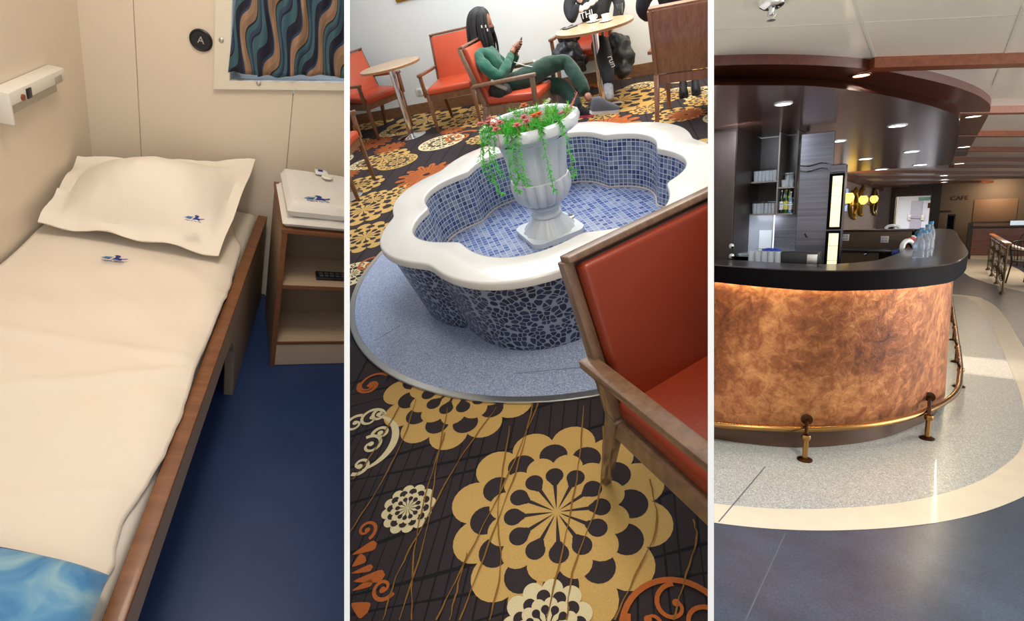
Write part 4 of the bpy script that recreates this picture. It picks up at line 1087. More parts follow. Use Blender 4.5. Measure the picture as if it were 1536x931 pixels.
# hands: palm and five fingers closed round the phone
phc = J(777, 69, .045); ph_up = (J(781, 61, .04)-J(773, 77, .05)).normalized(); ph_f = fx_.normalized(); ph_s = ph_up.cross(ph_f).normalized(); ph_n = ph_s.cross(ph_up).normalized()
Mp = basis(phc, ph_s, ph_up, ph_n)
t = thing('smartphone', 'black smartphone held in both hands by the person in green', 'phone', phc)
b = B(); box(b, (-.036, -.075, -.004), (.036, .075, .004), .003, M=Mp); obj('phone_body', b, m_black, t, room=True)
b = B(); box(b, (-.033, -.070, -.0046), (.033, .070, -.0042), M=Mp); obj('screen', b, mat('phone_screen', (.02, .02, .03), .1), t, smooth=False, room=True)
def hand(wr, side):
    L = lambda x, y, z: Mp @ Vector((side*x, y, z))
    V = [(wr, .026), (L(.045, -.055, -.015), .022), (L(.050, -.02, -.008), .018)]; E_ = [(0, 1), (1, 2)]
    tips = [((.052, .030, .004), (.040, .040, .016), (.016, .040, .016)), ((.052, .010, .004), (.042, .018, .017), (.014, .018, .017)), ((.052, -.010, .004), (.041, -.006, .017), (.015, -.006, .017)), ((.050, -.030, .004), (.040, -.028, .016), (.020, -.028, .016))]
    for ch in tips:
        k = 2
        for q, r_ in zip(ch, (.0095, .0085, .0072)): V.append((L(*q), r_)); E_.append((k, len(V)-1)); k = len(V)-1
    k = 1
    for q, r_ in (((.045, -.035, -.024), .011), ((.034, -.008, -.020), .0095), ((.018, .012, -.012), .008)): V.append((L(*q), r_)); E_.append((k, len(V)-1)); k = len(V)-1
    obj('hand', skin(V, E_, 2), m_skin, Pn, room=True)
hand(wrN, -1 if (Mp @ Vector((-.05, 0, 0)) - wrN).length < (Mp @ Vector((.05, 0, 0)) - wrN).length else 1)
hand(wrF, -1 if (Mp @ Vector((-.05, 0, 0)) - wrF).length < (Mp @ Vector((.05, 0, 0)) - wrF).length else 1)
# shoes
def shoe(name, label, toe, heel, mu, ms, hgt=.085, w=.085, anklez=None, parent=None):
    d = (toe-heel); L = d.length; d.normalize(); sd_ = Vector((-d.y, d.x, 0)).normalized() if abs(d.z) < .9 else Vector((0, 1, 0)); up = d.cross(sd_).normalized()
    if up.z < 0: up = -up
    M = basis(heel, d, sd_, up)
    b = B(); out = [(0, .035), (.06*L/.27, .043), (.13*L/.27, .036), (.19*L/.27, .046), (.245*L/.27, .038), (L, .0)]
    pts = spline([(x, y, 0) for x, y in out], 5); ring = [(p.x, p.y) for p in pts]+[(p.x, -p.y) for p in pts[::-1]][1:]
    prism(b, ring, 0, .026, M=M); so_ = obj('sole', b, ms, parent, room=True)
    b = B(); rows = []
    for i in range(15):
        u_ = i/14; x = L*(.01+.975*u_); hw = lerp([(0, .032), (.25, .040), (.5, .037), (.75, .043), (.92, .034), (1, .012)], u_); hh = lerp([(0, .085), (.2, .095), (.38, .085), (.55, .060), (.8, .040), (1, .018)], u_)*hgt/.085
        rows.append([b.verts.new(M @ Vector((x, hw*math.cos(a), .026+max(0, hh*math.sin(a))))) for a in [PI*k/10 for k in range(11)]])
    for i in range(14):
        for k in range(10): b.faces.new((rows[i][k], rows[i][k+1], rows[i+1][k+1], rows[i+1][k]))
    b.faces.new(rows[0]); b.faces.new(rows[-1][::-1]); obj('shoe_upper', b, mu, parent, room=True)
m_gs = mat('grey_knit', srgb(98, 98, 104), .9, bump=.5, bscale=300); m_sole = mat('white_sole', srgb(215, 210, 205), .6)
shoe('s', '', J(929, 168, -.02), J(886, 171, -.06), m_gs, m_sole, hgt=.11, parent=Pn)
shoe('s', '', R.z(893, 178)+Vector((.02, .1, .0)), R.z(868, 178)+Vector((0, .06, 0)), m_mask, mat('pink_sole', srgb(215, 90, 110), .6), parent=Pn)
# earphone cord
b = B(); tube(b, spline([J(771, 93, -.02), J(780, 96, -.05), J(792, 99, -.10), J(803, 100, -.08), J(806, 94, -.05), J(800, 90, -.04), J(806, 101, -.08)], 8), .0035, 6)
solo('earphone_cord', b, m_white, 'thin white earphone cord lying over the green trousers', 'cord')
# bag strap / pale bottle beside the seated person
b = B(); a_, c_ = J(737, 122, -.16), J(760, 134, -.20); tube(b, [a_, a_.lerp(c_, .5), c_], [.018, .022, .012], 12); solo('umbrella_handle', b, mat('taupe_handle', srgb(150, 140, 125), .5), 'short taupe handle sticking out beside the person under the armrest', 'handle')
b = skin([(J(735, 128, -.02), .09), (J(752, 141, -.05), .10), (J(770, 138, -.05), .08)], [(0, 1), (1, 2)], 2); solo('folded_coat', b, mat('black_down', (.012, .012, .014), .6, bump=.6, bscale=25), 'black coat tucked on the seat beside the person in green', 'coat')

# ---- second person behind the table, black sweater, lower legs and coats
D2 = R.depth((1.6, 6.05, .7)); K2 = lambda px, py, dd=0: R.d(px, py, D2+dd)
m_blk = mat('black_sweater', srgb(28, 30, 36), .85, bump=.4, bscale=30)
m_down = mat('black_puffer', (.014, .014, .017), .4, bump=.9, bscale=14)
Q = thing('person', 'person in black sweater with white lettering sitting behind the cup table', 'person', R.z(900, 150))
V = [(K2(893, 40), .15), (K2(892, 15), .155), (K2(890, -18), .15), (K2(886, -48), .08), (K2(862, -20, -.05), .07), (K2(852, 12, -.1), .06), (K2(858, 32, -.16), .05), (K2(867, 5, -.22), .038), (K2(918, -22, -.02), .07), (K2(930, 6, -.08), .062), (K2(925, 34, -.16), .05)]
obj('sweater', skin(V, [(0, 1), (1, 2), (2, 3), (2, 4), (4, 5), (5, 6), (6, 7), (2, 8), (8, 9), (9, 10)], 2), m_blk, Q, room=True)
b = skin([(K2(868, 4, -.22), .03), (K2(872, -6, -.23), .032), (K2(878, -14, -.22), .012)], [(0, 1), (1, 2)], 2); obj('hand', b, mat('light_skin', srgb(205, 165, 150), .5), Q, room=True)
obj('head', skin([(K2(886, -52), .06), (K2(884, -72), .095), (K2(884, -92), .08)], [(0, 1), (1, 2)], 2), mat('light_skin2', srgb(200, 160, 140), .5), Q, room=True)
b = B(); p0, p1 = K2(868, 25, -.36), K2(905, 12, -.36); X_ = (p1-p0).normalized(); Y_ = Vector((0, 0, 1)); Y_ = (Y_-X_*Y_.dot(X_)).normalized(); Z_n = X_.cross(Y_)
cm = K2(880, 22, -.185)
text_bm('THI', .085, basis(cm, X_, Y_, Z_n), .001, bm=b); obj('chest_lettering', b, m_por, Q, smooth=False, room=True, label='white letters THI')
b = B(); tube(b, spline([K2(862, 16, -.2), K2(875, 12, -.2), K2(890, 2, -.2), K2(897, -4, -.2)], 5), [.02, .03, .02, .03, .035, .02, .03, .03, .02, .03, .03, .02, .03, .025, .02, .02], 8); obj('white_scarf', b, m_por, Q, room=True, label='crumpled white scarf')
obj('trouser_leg', skin([(K2(898, 62, -.05), .11), (K2(905, 80, -.2), .09), (K2(911, 110, -.32), .075), (K2(914, 130, -.32), .055)], [(0, 1), (1, 2), (2, 3)], 2), mat('black_leggings', (.012, .012, .014), .7), Q, room=True)
b = B()
cm = K2(918, 92, -.41); text_bm('run', .085, basis(cm, -Y_*.95+X_*.2, X_, Z_n), .001, bm=b); obj('leg_print', b, m_por, Q, smooth=False, room=True, label='white print on the trouser leg')
b = skin([(K2(912, 122, -.32), .052), (K2(913, 140, -.32), .05), (K2(916, 152, -.32), .045)], [(0, 1), (1, 2)], 1); obj('sock', b, mat('grey_white_boot', srgb(165, 165, 168), .7, var=.3, vscale=30), Q, room=True)
def puff(px, py, dd, r, n=3, j=.5):
    pass
co_ = thing('coat_pile', 'black puffer coats bunched on the chair behind the oak cup table', 'coat', R.z(900, 130))
for pts_ in ((((838, 48), .07), ((852, 56), .10), ((866, 62), .11)), (((832, 82), .06), ((850, 76), .11), ((868, 84), .11), ((878, 96), .09)), (((925, 50), .10), ((932, 75), .12), ((934, 100), .12), ((930, 118), .09)), (((862, 95), .08), ((880, 105), .08))):
    obj('coat_bundle', rumple(skin([(K2(p[0], p[1], .22), r_*1.05) for p, r_ in pts_], [(i, i+1) for i in range(len(pts_)-1)], 3), .07, 7, pts_[0][0][0]), m_down, co_, room=True)
# third person, only an arm and feet showing
D3 = R.depth((1.9, 4.5, 1.0))
T = thing('person', 'person seated in the wooden backed armchair, only a black sleeve and shoes showing', 'person', R.z(1035, 150))
G3 = lambda px, py, dd=0: R.d(px, py, D3+dd)
obj('sleeve', skin([(G3(985, -25, .25), .09), (G3(966, -6, .32), .075), (G3(962, 16, .36), .062), (G3(975, 26, .5), .05)], [(0, 1), (1, 2), (2, 3)], 2), m_blk, T, room=True)
obj('torso', skin([(G3(1015, 20, .30), .13), (G3(1010, -20, .28), .16), (G3(1008, -50, .28), .14)], [(0, 1), (1, 2)], 2), m_blk, T, room=True)
for (px, py, tx, ty) in ((1026, 148, 1030, 132), (1045, 144, 1046, 128)):
    shoe('s', '', R.z(px, py)+Vector((0, 0, .002)), R.z(px, py)+Vector((.10, .26, .002)), m_mask, m_black, hgt=.15, parent=T)
# overhead day fill and lamps of the lounge
area('lounge_day_fill', (.4, 5.3, 2.9), 1.8, LOU_W, (.84, .925, 1), (.05, -.1, -1))  # bluish area added overhead to stand for daylight
area('lounge_ceiling_lamp', (.3, 1.2, 2.6), .45, LOU_L, (1, .90, .76), (.1, .2, -1))
area('lounge_far_lamp', (1.9, 5.5, 2.5), .4, LOU_F, (1, .80, .52), (.15, .1, -1))
# ================================================================== THE BAR
R = BAR
ZC, ZT, ZBt = 2.45, 1.22, 1.10          # ceiling, counter top, counter underside
m_dfl, nt, bb = new_mat('slate_blue_vinyl')
tc = nt.nodes.new('ShaderNodeTexCoord'); nz = N(nt, 'ShaderNodeTexNoise', Scale=2.2, Detail=6.0, Roughness=.65); cr = nt.nodes.new('ShaderNodeValToRGB')
cr.color_ramp.elements[0].position = .3; cr.color_ramp.elements[1].position = .75
cr.color_ramp.elements[0].color = c4(srgb(50, 62, 80)); cr.color_ramp.elements[1].color = c4(srgb(74, 90, 112))
nz2 = N(nt, 'ShaderNodeTexNoise', Scale=90.0, Detail=2.0); mx = N(nt, 'ShaderNodeMixRGB', blend_type='SOFT_LIGHT'); mx.inputs[0].default_value = .6
nt.links.new(tc.outputs['Object'], nz.inputs['Vector']); nt.links.new(tc.outputs['Object'], nz2.inputs['Vector']); nt.links.new(nz.outputs['Fac'], cr.inputs[0])
nt.links.new(cr.outputs[0], mx.inputs[1]); nt.links.new(nz2.outputs['Fac'], mx.inputs[2]); nt.links.new(mx.outputs[0], bb.inputs['Base Color'])
bb.inputs['Roughness'].default_value = .32; bb.inputs['Coat Weight'].default_value = .25; bb.inputs['Coat Roughness'].default_value = .25
m_ter = speck('pale_terrazzo', srgb(172, 178, 178), srgb(120, 128, 135), srgb(225, 226, 222), 230, .3, .2, f=.3)
m_str = mat('cream_stripe', srgb(222, 214, 196), .4, var=.04, vscale=5, coat=.15)
s = B(); flat(s, [(-6, -.5), (9, -.5), (9, 36), (-6, 36)], 0); struct('floor', s, m_dfl, smooth=False)
Z = lambda P, z: [R.z(px, py, z) for px, py in P]
si = Z([(1000, 742), (1071, 755), (1165, 763), (1264, 762), (1363, 752), (1442, 732), (1497, 705), (1534, 665)], 0)
so = Z([(1000, 772), (1071, 784), (1214, 796), (1313, 792), (1412, 777), (1487, 752), (1534, 720)], 0)
SI = spline([Vector((-2.2, si[0].y+.02, 0))]+si+[Vector((.655, 5.8, 0)), Vector((.672, 7, 0)), Vector((.672, 8.5, 0)), Vector((.665, 10.8, 0)), Vector((.55, 12.1, 0)), Vector((.2, 12.6, 0)), Vector((-2, 12.9, 0))], 8)
SO = offset([(p.x, p.y) for p in SI], -.20)
s = B(); n_ = len(SI); pa = [s.verts.new((p.x, p.y, .0012)) for p in SI]; pb = [s.verts.new((-2.6, p.y if 0 else (si[0].y+(12.9-si[0].y)*i/(n_-1)), .0012)) for i, p in enumerate(SI)]
for i in range(n_-1): s.faces.new((pb[i], pb[i+1], pa[i+1], pa[i]))
struct('floor_terrazzo', s, m_ter, smooth=False)
s = B(); a_ = [s.verts.new((p.x, p.y, .0022)) for p in SI]; b_ = [s.verts.new((p.x, p.y, .0022)) for p in SO]
for i in range(n_-1): s.faces.new((a_[i], a_[i+1], b_[i+1], b_[i]))
struct('trim_4', s, m_str, smooth=False)
# sheet joints in the floor
s = B()
for (p, q, z) in (((1118, 931), (1178, 799), .0006), ((1078, 783), (1148, 700), .0030)):
    u_, v_ = R.z(*p), R.z(*q); bar(s, (u_.x, u_.y, z), (v_.x, v_.y, z), .006, .0006)
struct('trim_5', s, mat('joint_line', (.10, .12, .15), .6), smooth=False)
# second loop of pale floor under the far railing
s = B(); cpt = [(1430, 398), (1440, 405), (1455, 415), (1480, 424), (1510, 432), (1545, 440), (1560, 425), (1530, 405), (1490, 385), (1470, 375), (1445, 372)]
flat(s, [tuple(p)[:2] for p in Z(cpt, 0)], .0014); struct('floor_dais', s, m_str, smooth=False)

# ---- outline of the counter
rim_t = Z([(1071, 394), (1158, 401), (1250, 405), (1341, 402), (1403, 397), (1433, 392)], ZT)
fas_b = Z([(1071, 427), (1158, 434), (1237, 437), (1341, 435), (1403, 429), (1433, 421)], ZBt)
edge_ = [(a+b)/2 for a, b in zip(rim_t, fas_b)]
XR = .215
OUT = spline([Vector((-2.5, edge_[0].y+.9, 0)), Vector((-1.7, edge_[0].y+.25, 0))]+[Vector((p.x, p.y, 0)) for p in edge_]+[Vector((XR-.02, 5.3, 0)), Vector((XR, 6.2, 0)), Vector((XR, 8, 0)), Vector((XR, 11.4, 0)), Vector((XR-.12, 12.3, 0)), Vector((-.4, 12.6, 0))], 10)
OUT = [Vector((p.x, p.y)) for p in OUT]
INN = offset(OUT, .42)
kick = Z([(1071, 658), (1165, 670), (1239, 670), (1313, 660), (1363, 643), (1402, 623)], 0)
KI = spline([Vector((-2.3, kick[0].y+.25, 0)), Vector((-1.6, kick[0].y-.02, 0))]+kick+[Vector((.12, 5.5, 0)), Vector((.13, 6.3, 0)), Vector((.13, 8, 0)), Vector((.13, 11.3, 0)), Vector((.0, 12.1, 0)), Vector((-.4, 12.4, 0))], 10)
KI = [Vector((p.x, p.y)) for p in KI]
m_cop3, nt, bb = new_mat('hammered_copper')
tc = nt.nodes.new('ShaderNodeTexCoord')
n1 = N(nt, 'ShaderNodeTexNoise', Scale=1.7, Detail=6.0, Roughness=.7, Distortion=.5); n2 = N(nt, 'ShaderNodeTexNoise', Scale=15.0, Detail=8.0, Roughness=.72, Distortion=.6)
c1 = nt.nodes.new('ShaderNodeValToRGB'); el = c1.color_ramp.elements
el[0].position = .36; el[0].color = c4(srgb(74, 44, 38)); el[1].position = .66; el[1].color = c4(srgb(222, 158, 100)); e = el.new(.5); e.color = c4(srgb(152, 92, 56))
ad = N(nt, 'ShaderNodeMixRGB', blend_type='MIX'); ad.inputs[0].default_value = .45
for q in (n1, n2): nt.links.new(tc.outputs['Object'], q.inputs['Vector'])
nt.links.new(n1.outputs['Fac'], ad.inputs[1]); nt.links.new(n2.outputs['Fac'], ad.inputs[2]); nt.links.new(ad.outputs[0], c1.inputs[0]); nt.links.new(c1.outputs[0], bb.inputs['Base Color'])
bb.inputs['Metallic'].default_value = .65; bb.inputs['Roughness'].default_value = .42
bp = N(nt, 'ShaderNodeBump', Strength=.55, Distance=.012); nt.links.new(n2.outputs['Fac'], bp.inputs['Height']); nt.links.new(bp.outputs['Normal'], bb.inputs['Normal'])
m_ctop = mat('black_walnut_lacquer', srgb(38, 26, 24), .28, coat=.3)
m_fas = mat('black_lacquer_edge', (.004, .003, .004), .6, spec=.04)
m_kick = mat('dark_bronze_plinth', srgb(84, 60, 45), .4, .3)
m_brass = mat('aged_brass', srgb(160, 118, 68), .25, 1)
m_brassd = mat('dark_brass', srgb(70, 45, 28), .3, 1)
bc = thing('bar_counter', 'curved bar counter with hammered copper front and black lacquered top', 'bar counter', (-.9, 5.5, 0))
def strip(name, lo, hi, z0, z1, m, par, closed=False):
    b = B(); wallstrip(b, lo, z0, z1, hi); return obj(name, b, m, par, room=True, recalc=False)
# plinth, copper, light strip, fascia, top
b = B(); q = offset(KI, .0); wallstrip(b, q, .0025, .13); obj('plinth', b, m_kick, bc, room=True)
cop = offset(KI, -.035)
up_ = offset(OUT, .075)
# copper follows the plinth below and the counter above
def resample(P, n):
    L = [0]
    for a, c in zip(P, P[1:]): L.append(L[-1]+(c-a).length)
    out = []; k = 0
    for i in range(n):
        t = L[-1]*i/(n-1)
        while k < len(L)-2 and L[k+1] < t: k += 1
        out.append(P[k].lerp(P[k+1], (t-L[k])/max(1e-9, L[k+1]-L[k])))
    return out
cu_, cl_ = [], []
import bisect as _b
for p in cop:
    # nearest point of the upper line keeps the sheet upright
    i = min(range(len(up_)), key=lambda k: (up_[k]-p).length_squared); cu_.append(p.lerp(up_[i], 1.0) if (up_[i]-p).length < .6 else p); cl_.append(p)
b = B(); G = []
for p, q in zip(cl_, cu_):
    G.append([b.verts.new((p.x+(q.x-p.x)*k/6, p.y+(q.y-p.y)*k/6, .125+(ZBt+.038-.125)*k/6)) for k in range(7)])
for i in range(len(G)-1):
    for k in range(6): b.faces.new((G[i][k], G[i+1][k], G[i+1][k+1], G[i][k+1]))
obj('copper_front', b, m_cop3, bc, room=True)
m_led = mat('warm_led', (1, .72, .35), .5, emit=(1, .82, .52), estr=LED_E)
ls = offset(OUT, .028); b = B(); tube(b, [(p.x, p.y, ZBt+.028) for p in ls], .005, 6); obj('light_strip', b, m_led, bc, room=True, label='warm glowing strip under the counter')
b = B()
for z0, z1, o0, o1 in ((ZBt, ZT-.006, 0, 0),): wallstrip(b, OUT, z0, z1)
wallstrip(b, offset(OUT, .018), ZBt, ZBt+.04); lo_ = [b.verts.new((p.x, p.y, ZBt)) for p in OUT]; li_ = [b.verts.new((p.x, p.y, ZBt)) for p in offset(OUT, .018)]
for i in range(len(OUT)-1): b.faces.new((lo_[i], lo_[i+1], li_[i+1], li_[i]))
a1 = [b.verts.new((p.x, p.y, ZBt+.04)) for p in OUT]; a2 = [b.verts.new((p.x, p.y, ZBt+.04)) for p in offset(OUT, .30)]
for i in range(len(OUT)-1): b.faces.new((a1[i], a1[i+1], a2[i+1], a2[i]))
obj('black_fascia', b, m_fas, bc, room=True)
b = B(); r1 = OUT; r2 = offset(OUT, .006); r3 = INN
rows = [[b.verts.new((p.x, p.y, z)) for p in r] for r, z in ((r1, ZT-.006), (r2, ZT), (r3, ZT), (r3, ZT-.06))]
for a, c in zip(rows, rows[1:]):
    for i in range(len(a)-1): b.faces.new((a[i], a[i+1], c[i+1], c[i]))
obj('counter_top', b, m_ctop, bc, room=True)
b = B(); ib = offset(OUT, .40); wallstrip(b, ib, .1, ZT-.06); obj('inner_panel', b, m_fas, bc, room=True)
# ---- foot rail
fr = thing('foot_rail', 'brass foot rail on short posts running around the copper bar front', 'foot rail', (-.6, 4.2, 0))
zr = .17
rl = Z([(1071, 636), (1205, 643), (1313, 636), (1388, 617), (1432, 591), (1440, 564)], zr)
RL = spline([Vector((-2.2, rl[0].y+.12, zr)), Vector((-1.6, rl[0].y-.06, zr))]+rl+[Vector((.262, 6.4, zr)), Vector((.262, 8, zr)), Vector((.262, 11, zr))], 9)
b = B(); tube(b, RL, .021, 14); obj('rail', b, m_brass, fr, room=True)
def post(p):
    b = B(); x, y = p
    lathe(b, [(.045, .0025), (.045, .010), (.03, .018), (.018, .022)], 24, (x, y, 0)); obj('post_flange', b, m_brassd, fr, room=True)
    b = B(); tube(b, [(x, y, .018), (x, y, zr)], .016, 14); lathe(b, [(.024, zr-.03), (.028, zr-.012), (.024, zr+.002)], 18, (x, y, 0), cap=False); obj('post', b, m_brass, fr, room=True)
def bracket(p, fro):
    b = B(); d = (Vector(fro)-Vector(p)); d = d*(1-.040/d.length); e2 = Vector(p)+d
    tube(b, [(p[0], p[1], zr), (e2.x, e2.y, zr+.06)], .012, 10); lathe(b, [(.035, 0), (.035, .008), (.02, .012)], 18, M=basis((e2.x, e2.y, zr+.06), frame_of(Vector((d.x, d.y, 0)))[0], (0, 0, 1), -frame_of(Vector((d.x, d.y, 0)))[1])); obj('bracket', b, m_brassd, fr, room=True)
def near_on(P, p): return min(P, key=lambda q: (Vector((q[0], q[1]))-Vector((p[0], p[1]))).length)
for px, py in ((1207, 690), (1390, 658)):
    w = R.z(px, py); post((w.x, w.y)); k = min(cop[20:90], key=lambda q: abs((lambda c: CX+F*c.x/c.y)(R.M @ Vector((q.x, q.y, .2)))-px-2)); bracket((w.x, w.y), (k[0], k[1]))
for y_ in (6.0, 7.0, 8.2, 9.6):
    bracket((.262, y_), (.195, y_)); post((.262, y_))
# ---- ceiling
m_ceil = mat('ivory_ceiling_panel', srgb(226, 217, 200), .35, coat=.35)
s = B(); flat(s, [(-6, .4), (9, .4), (9, 36), (-6, 36)], ZC); struct('ceiling', s, m_ceil, smooth=False, recalc=False)
m_jnt = mat('ceiling_joint', srgb(205, 200, 185), .5)
s = B()
for P in (((1278, -10), (1312, 86)), ((1536, 8), (1490, 128)), ((1071, 45), (1536, 22))):
    a, c = R.z(*P[0], ZC), R.z(*P[1], ZC); bar(s, (a.x, a.y, ZC-.001), (c.x, c.y, ZC-.001), .014, .0015)
struct('trim_6', s, m_jnt, smooth=False)
m_mah = wood('mahogany', srgb(72, 32, 20), srgb(98, 46, 28), .38, axis=0, coat=.12)
m_mahd = wood('dark_mahogany', srgb(44, 19, 14), srgb(64, 29, 20), .25, axis=0, coat=.3, stretch=6)
m_beam = wood('beam_wood', srgb(110, 56, 30), srgb(140, 76, 42), .4, axis=0, coat=.1)
pairs = [((1366, 103), (1536, 98))]+[((1440, y0_), (1536, y1_)) for y0_, y1_ in ((171.5, 170), (205, 205), (227, 227.5), (241.5, 242), (251.5, 252), (260.5, 261), (268, 268), (274.5, 274), (280, 279.5), (285, 284.5), (289, 288.5))]
bi = 7
for (p, q) in pairs:
    a, c = R.z(*p, ZC-.06), R.z(*q, ZC-.06); d = (c-a).normalized()
    a2 = a - d*(1.2 if p[1] > 255 else .25); c2 = c + d*9.0
    if p[1] > 255: a2 = a-d*((a.x+1.72)/d.x)
    s = B(); bar(s, a2+Vector((0, 0, .03)), c2+Vector((0, 0, .03)), .10, .06); struct('trim_%d' % bi, s, m_beam, smooth=False); bi += 1
# ---- canopy over the bar: outer ring, step, lacquered panel
zo, zs, zp = ZC-.055, ZC-.085, ZC-.19
T_out = [(1000, 86), (1071, 83), (1149, 81), (1232, 83), (1316, 90), (1366, 100), (1415, 112), (1449, 123), (1475, 136), (1487, 152)]
O0 = [R.z(px, py, ZC) for px, py in T_out]
rX = R.z(1487, 160, zo).x
ring_out = spline([Vector((O0[0].x-1.0, O0[0].y, 0))]+[Vector((p.x, p.y, 0)) for p in O0]+[Vector((O0[-1].x+.01, O0[-1].y+1.2, 0)), Vector((O0[-1].x+.0, 9.0, 0)), Vector((O0[-1].x, 11.5, 0))], 8)
S_in = Z([(1000, 117), (1071, 116), (1149, 115), (1232, 118), (1316, 128), (1382, 143), (1425, 153), (1440, 166)], zo)
ring_in = spline([Vector((S_in[0].x-1., S_in[0].y, 0))]+[Vector((p.x, p.y, 0)) for p in S_in]+[Vector((S_in[-1].x+.015, S_in[-1].y+1.2, 0)), Vector((S_in[-1].x+.015, 9.0, 0)), Vector((S_in[-1].x, 11.4, 0))], 8)
P_in = Z([(1000, 129), (1071, 128), (1149, 128), (1232, 130), (1316, 141), (1382, 155), (1415, 165), (1437, 175)], zp)
pan = spline([Vector((P_in[0].x-1., P_in[0].y, 0))]+[Vector((p.x, p.y, 0)) for p in P_in]+[Vector((P_in[-1].x+.03, P_in[-1].y+1.2, 0)), Vector((P_in[-1].x+.04, 9.0, 0)), Vector((P_in[-1].x+.04, 11.3, 0))], 8)
m2 = lambda P: [Vector((p.x, p.y)) for p in P]
ro_, ri_, pn = resample(m2(ring_out), 140), resample(m2(ring_in), 140), resample(m2(pan), 140)
ca = B()
def loft(bm, A, za, Bq, zb):
    a = [bm.verts.new((p.x, p.y, za)) for p in A]; c = [bm.verts.new((p.x, p.y, zb)) for p in Bq]
    for i in range(len(a)-1): bm.faces.new((a[i], a[i+1], c[i+1], c[i]))
loft(ca, ro_, ZC-.0005, ro_, zo); can = struct('ceiling_canopy', ca, m_mah)
ca = B(); loft(ca, ro_, zo, ri_, zo); obj('canopy_soffit', ca, m_mah, can, recalc=False)
ca = B(); loft(ca, ri_, zo, pn, zp); obj('canopy_step', ca, m_mahd, can)
m_lac = mat('purple_brown_lacquer', srgb(112, 76, 68), .2, .6, coat=.1, var=.15, vscale=1.2)
ca = B(); f = ca.faces.new([ca.verts.new((p.x, p.y, zp)) for p in pn]+[ca.verts.new((-3.2, 11.3, zp)), ca.verts.new((-3.2, pn[0].y, zp))]); obj('lacquered_panel', ca, m_lac, can, smooth=False)
ca = B(); f = ca.faces.new([ca.verts.new((p.x, p.y, zp)) for p in (pn[-1], Vector((-3.2, 11.3)))]+[ca.verts.new((-3.2, 11.4, ZC)), ca.verts.new((ri_[-1].x, 11.4, ZC))]); obj('canopy_back', ca, m_mahd, can, smooth=False)
# ---- downlights
m_em = mat('led_lens', (1, 1, 1), .3, emit=(.86, .93, 1), estr=DL_E); m_emw = mat('warm_lens', (1, .9, .8), .3, emit=(1, .82, .66), estr=DL_E*.45)
m_ring = mat('white_lamp_ring', (.8, .8, .8), .3)
def downlight(label, p, r, warm=False, power=8, group=None):
    t = thing('downlight', label, 'ceiling light', p, 0, group)
    b = B(); lathe(b, [(r, -.0005), (r, -.006), (r*.82, -.008), (r*.80, -.0015)], 28, cap=False); obj('trim_ring', b, m_ring if not warm else mat('copper_ring', (.3, .16, .1), .3, .8), t)
    b = B(); lathe(b, [(r*.80, -.004), (0, -.0045)], 28); obj('lens', b, m_emw if warm else m_em, t)
    if power:
        l = bpy.data.lights.new('downlight_lamp', 'SPOT'); l.energy = power*DL_P; l.spot_size = 1.9; l.spot_blend = .8; l.shadow_soft_size = .06; l.color = (1, .84, .66) if warm else (.9, .95, 1)
        o = bpy.data.objects.new('downlight_lamp', l); C.objects.link(o); o.matrix_world = R.M @ Matrix.Translation(Vector(p)+Vector((0, 0, -.03)))
for (px, py, rr, lab) in ((1175, 155, .055, 'white downlight in the canopy nearest the front edge'), (1346, 188, .06, 'white downlight in the canopy nearest its curved right corner'), (1257, 211, .06, 'white downlight in the canopy above the refrigerator front'),
                         (1367, 227, .06, 'white downlight in the canopy, third back along the curved side'), (1298, 238, .06, 'white downlight in the canopy behind the one over the refrigerator'), (1380, 247, .065, 'white downlight at the rear end of the canopy on the curved side'), (1322, 254, .065, 'white downlight at the rear end of the canopy near the middle')):
    p = R.z(px, py, zp); p.y = min(p.y, 11.2); downlight(lab, p, rr*max(1, (p.y/4)**.5), False, 10)
for (px, py, lab) in ((1292, 112, 'warm recessed downlight in the mahogany soffit above the counter front'), (1460, 174, 'warm recessed downlight in the soffit at the curved corner'), (1446, 220, 'warm recessed downlight in the straight side soffit'), (1439, 245, 'warm recessed downlight at the far end of the side soffit')):
    p = R.z(px, py, zo); downlight(lab, p, .055*max(1, (p.y/4)**.5), True, 6)
for (px, py, lab) in ((1416, 263, 'white downlight in the beamed ceiling nearer the canopy'), (1416, 273, 'white downlight in the beamed ceiling farther back'), (1508, 281, 'tiny warm downlight in the far beamed ceiling beside the wall'), (1523, 275, 'tiny warm downlight in the far beamed ceiling at the frame side')):
    p = R.z(px, py, ZC-.062); downlight(lab, p, .10, 'warm' in lab, 14)
# sprinkler
p = R.z(1158, 4, ZC); t = thing('sprinkler', 'chrome ceiling sprinkler head in front of the canopy', 'sprinkler', p)
b = B(); lathe(b, [(.052, -.0005), (.050, -.012), (.035, -.022), (.02, -.025)], 28); obj('escutcheon', b, m_steel, t)
b = B(); lathe(b, [(.012, -.02), (.012, -.045), (.008, -.05)], 14); 
for k in (-1, 1): tube(b, [(k*.012, 0, -.03), (k*.018, 0, -.05), (k*.004, 0, -.068)], .003, 6)
obj('head', b, m_metal, t); b = B(); lathe(b, [(.018, -.068), (.018, -.071), (0, -.072)], 16); obj('deflector', b, m_metal, t)

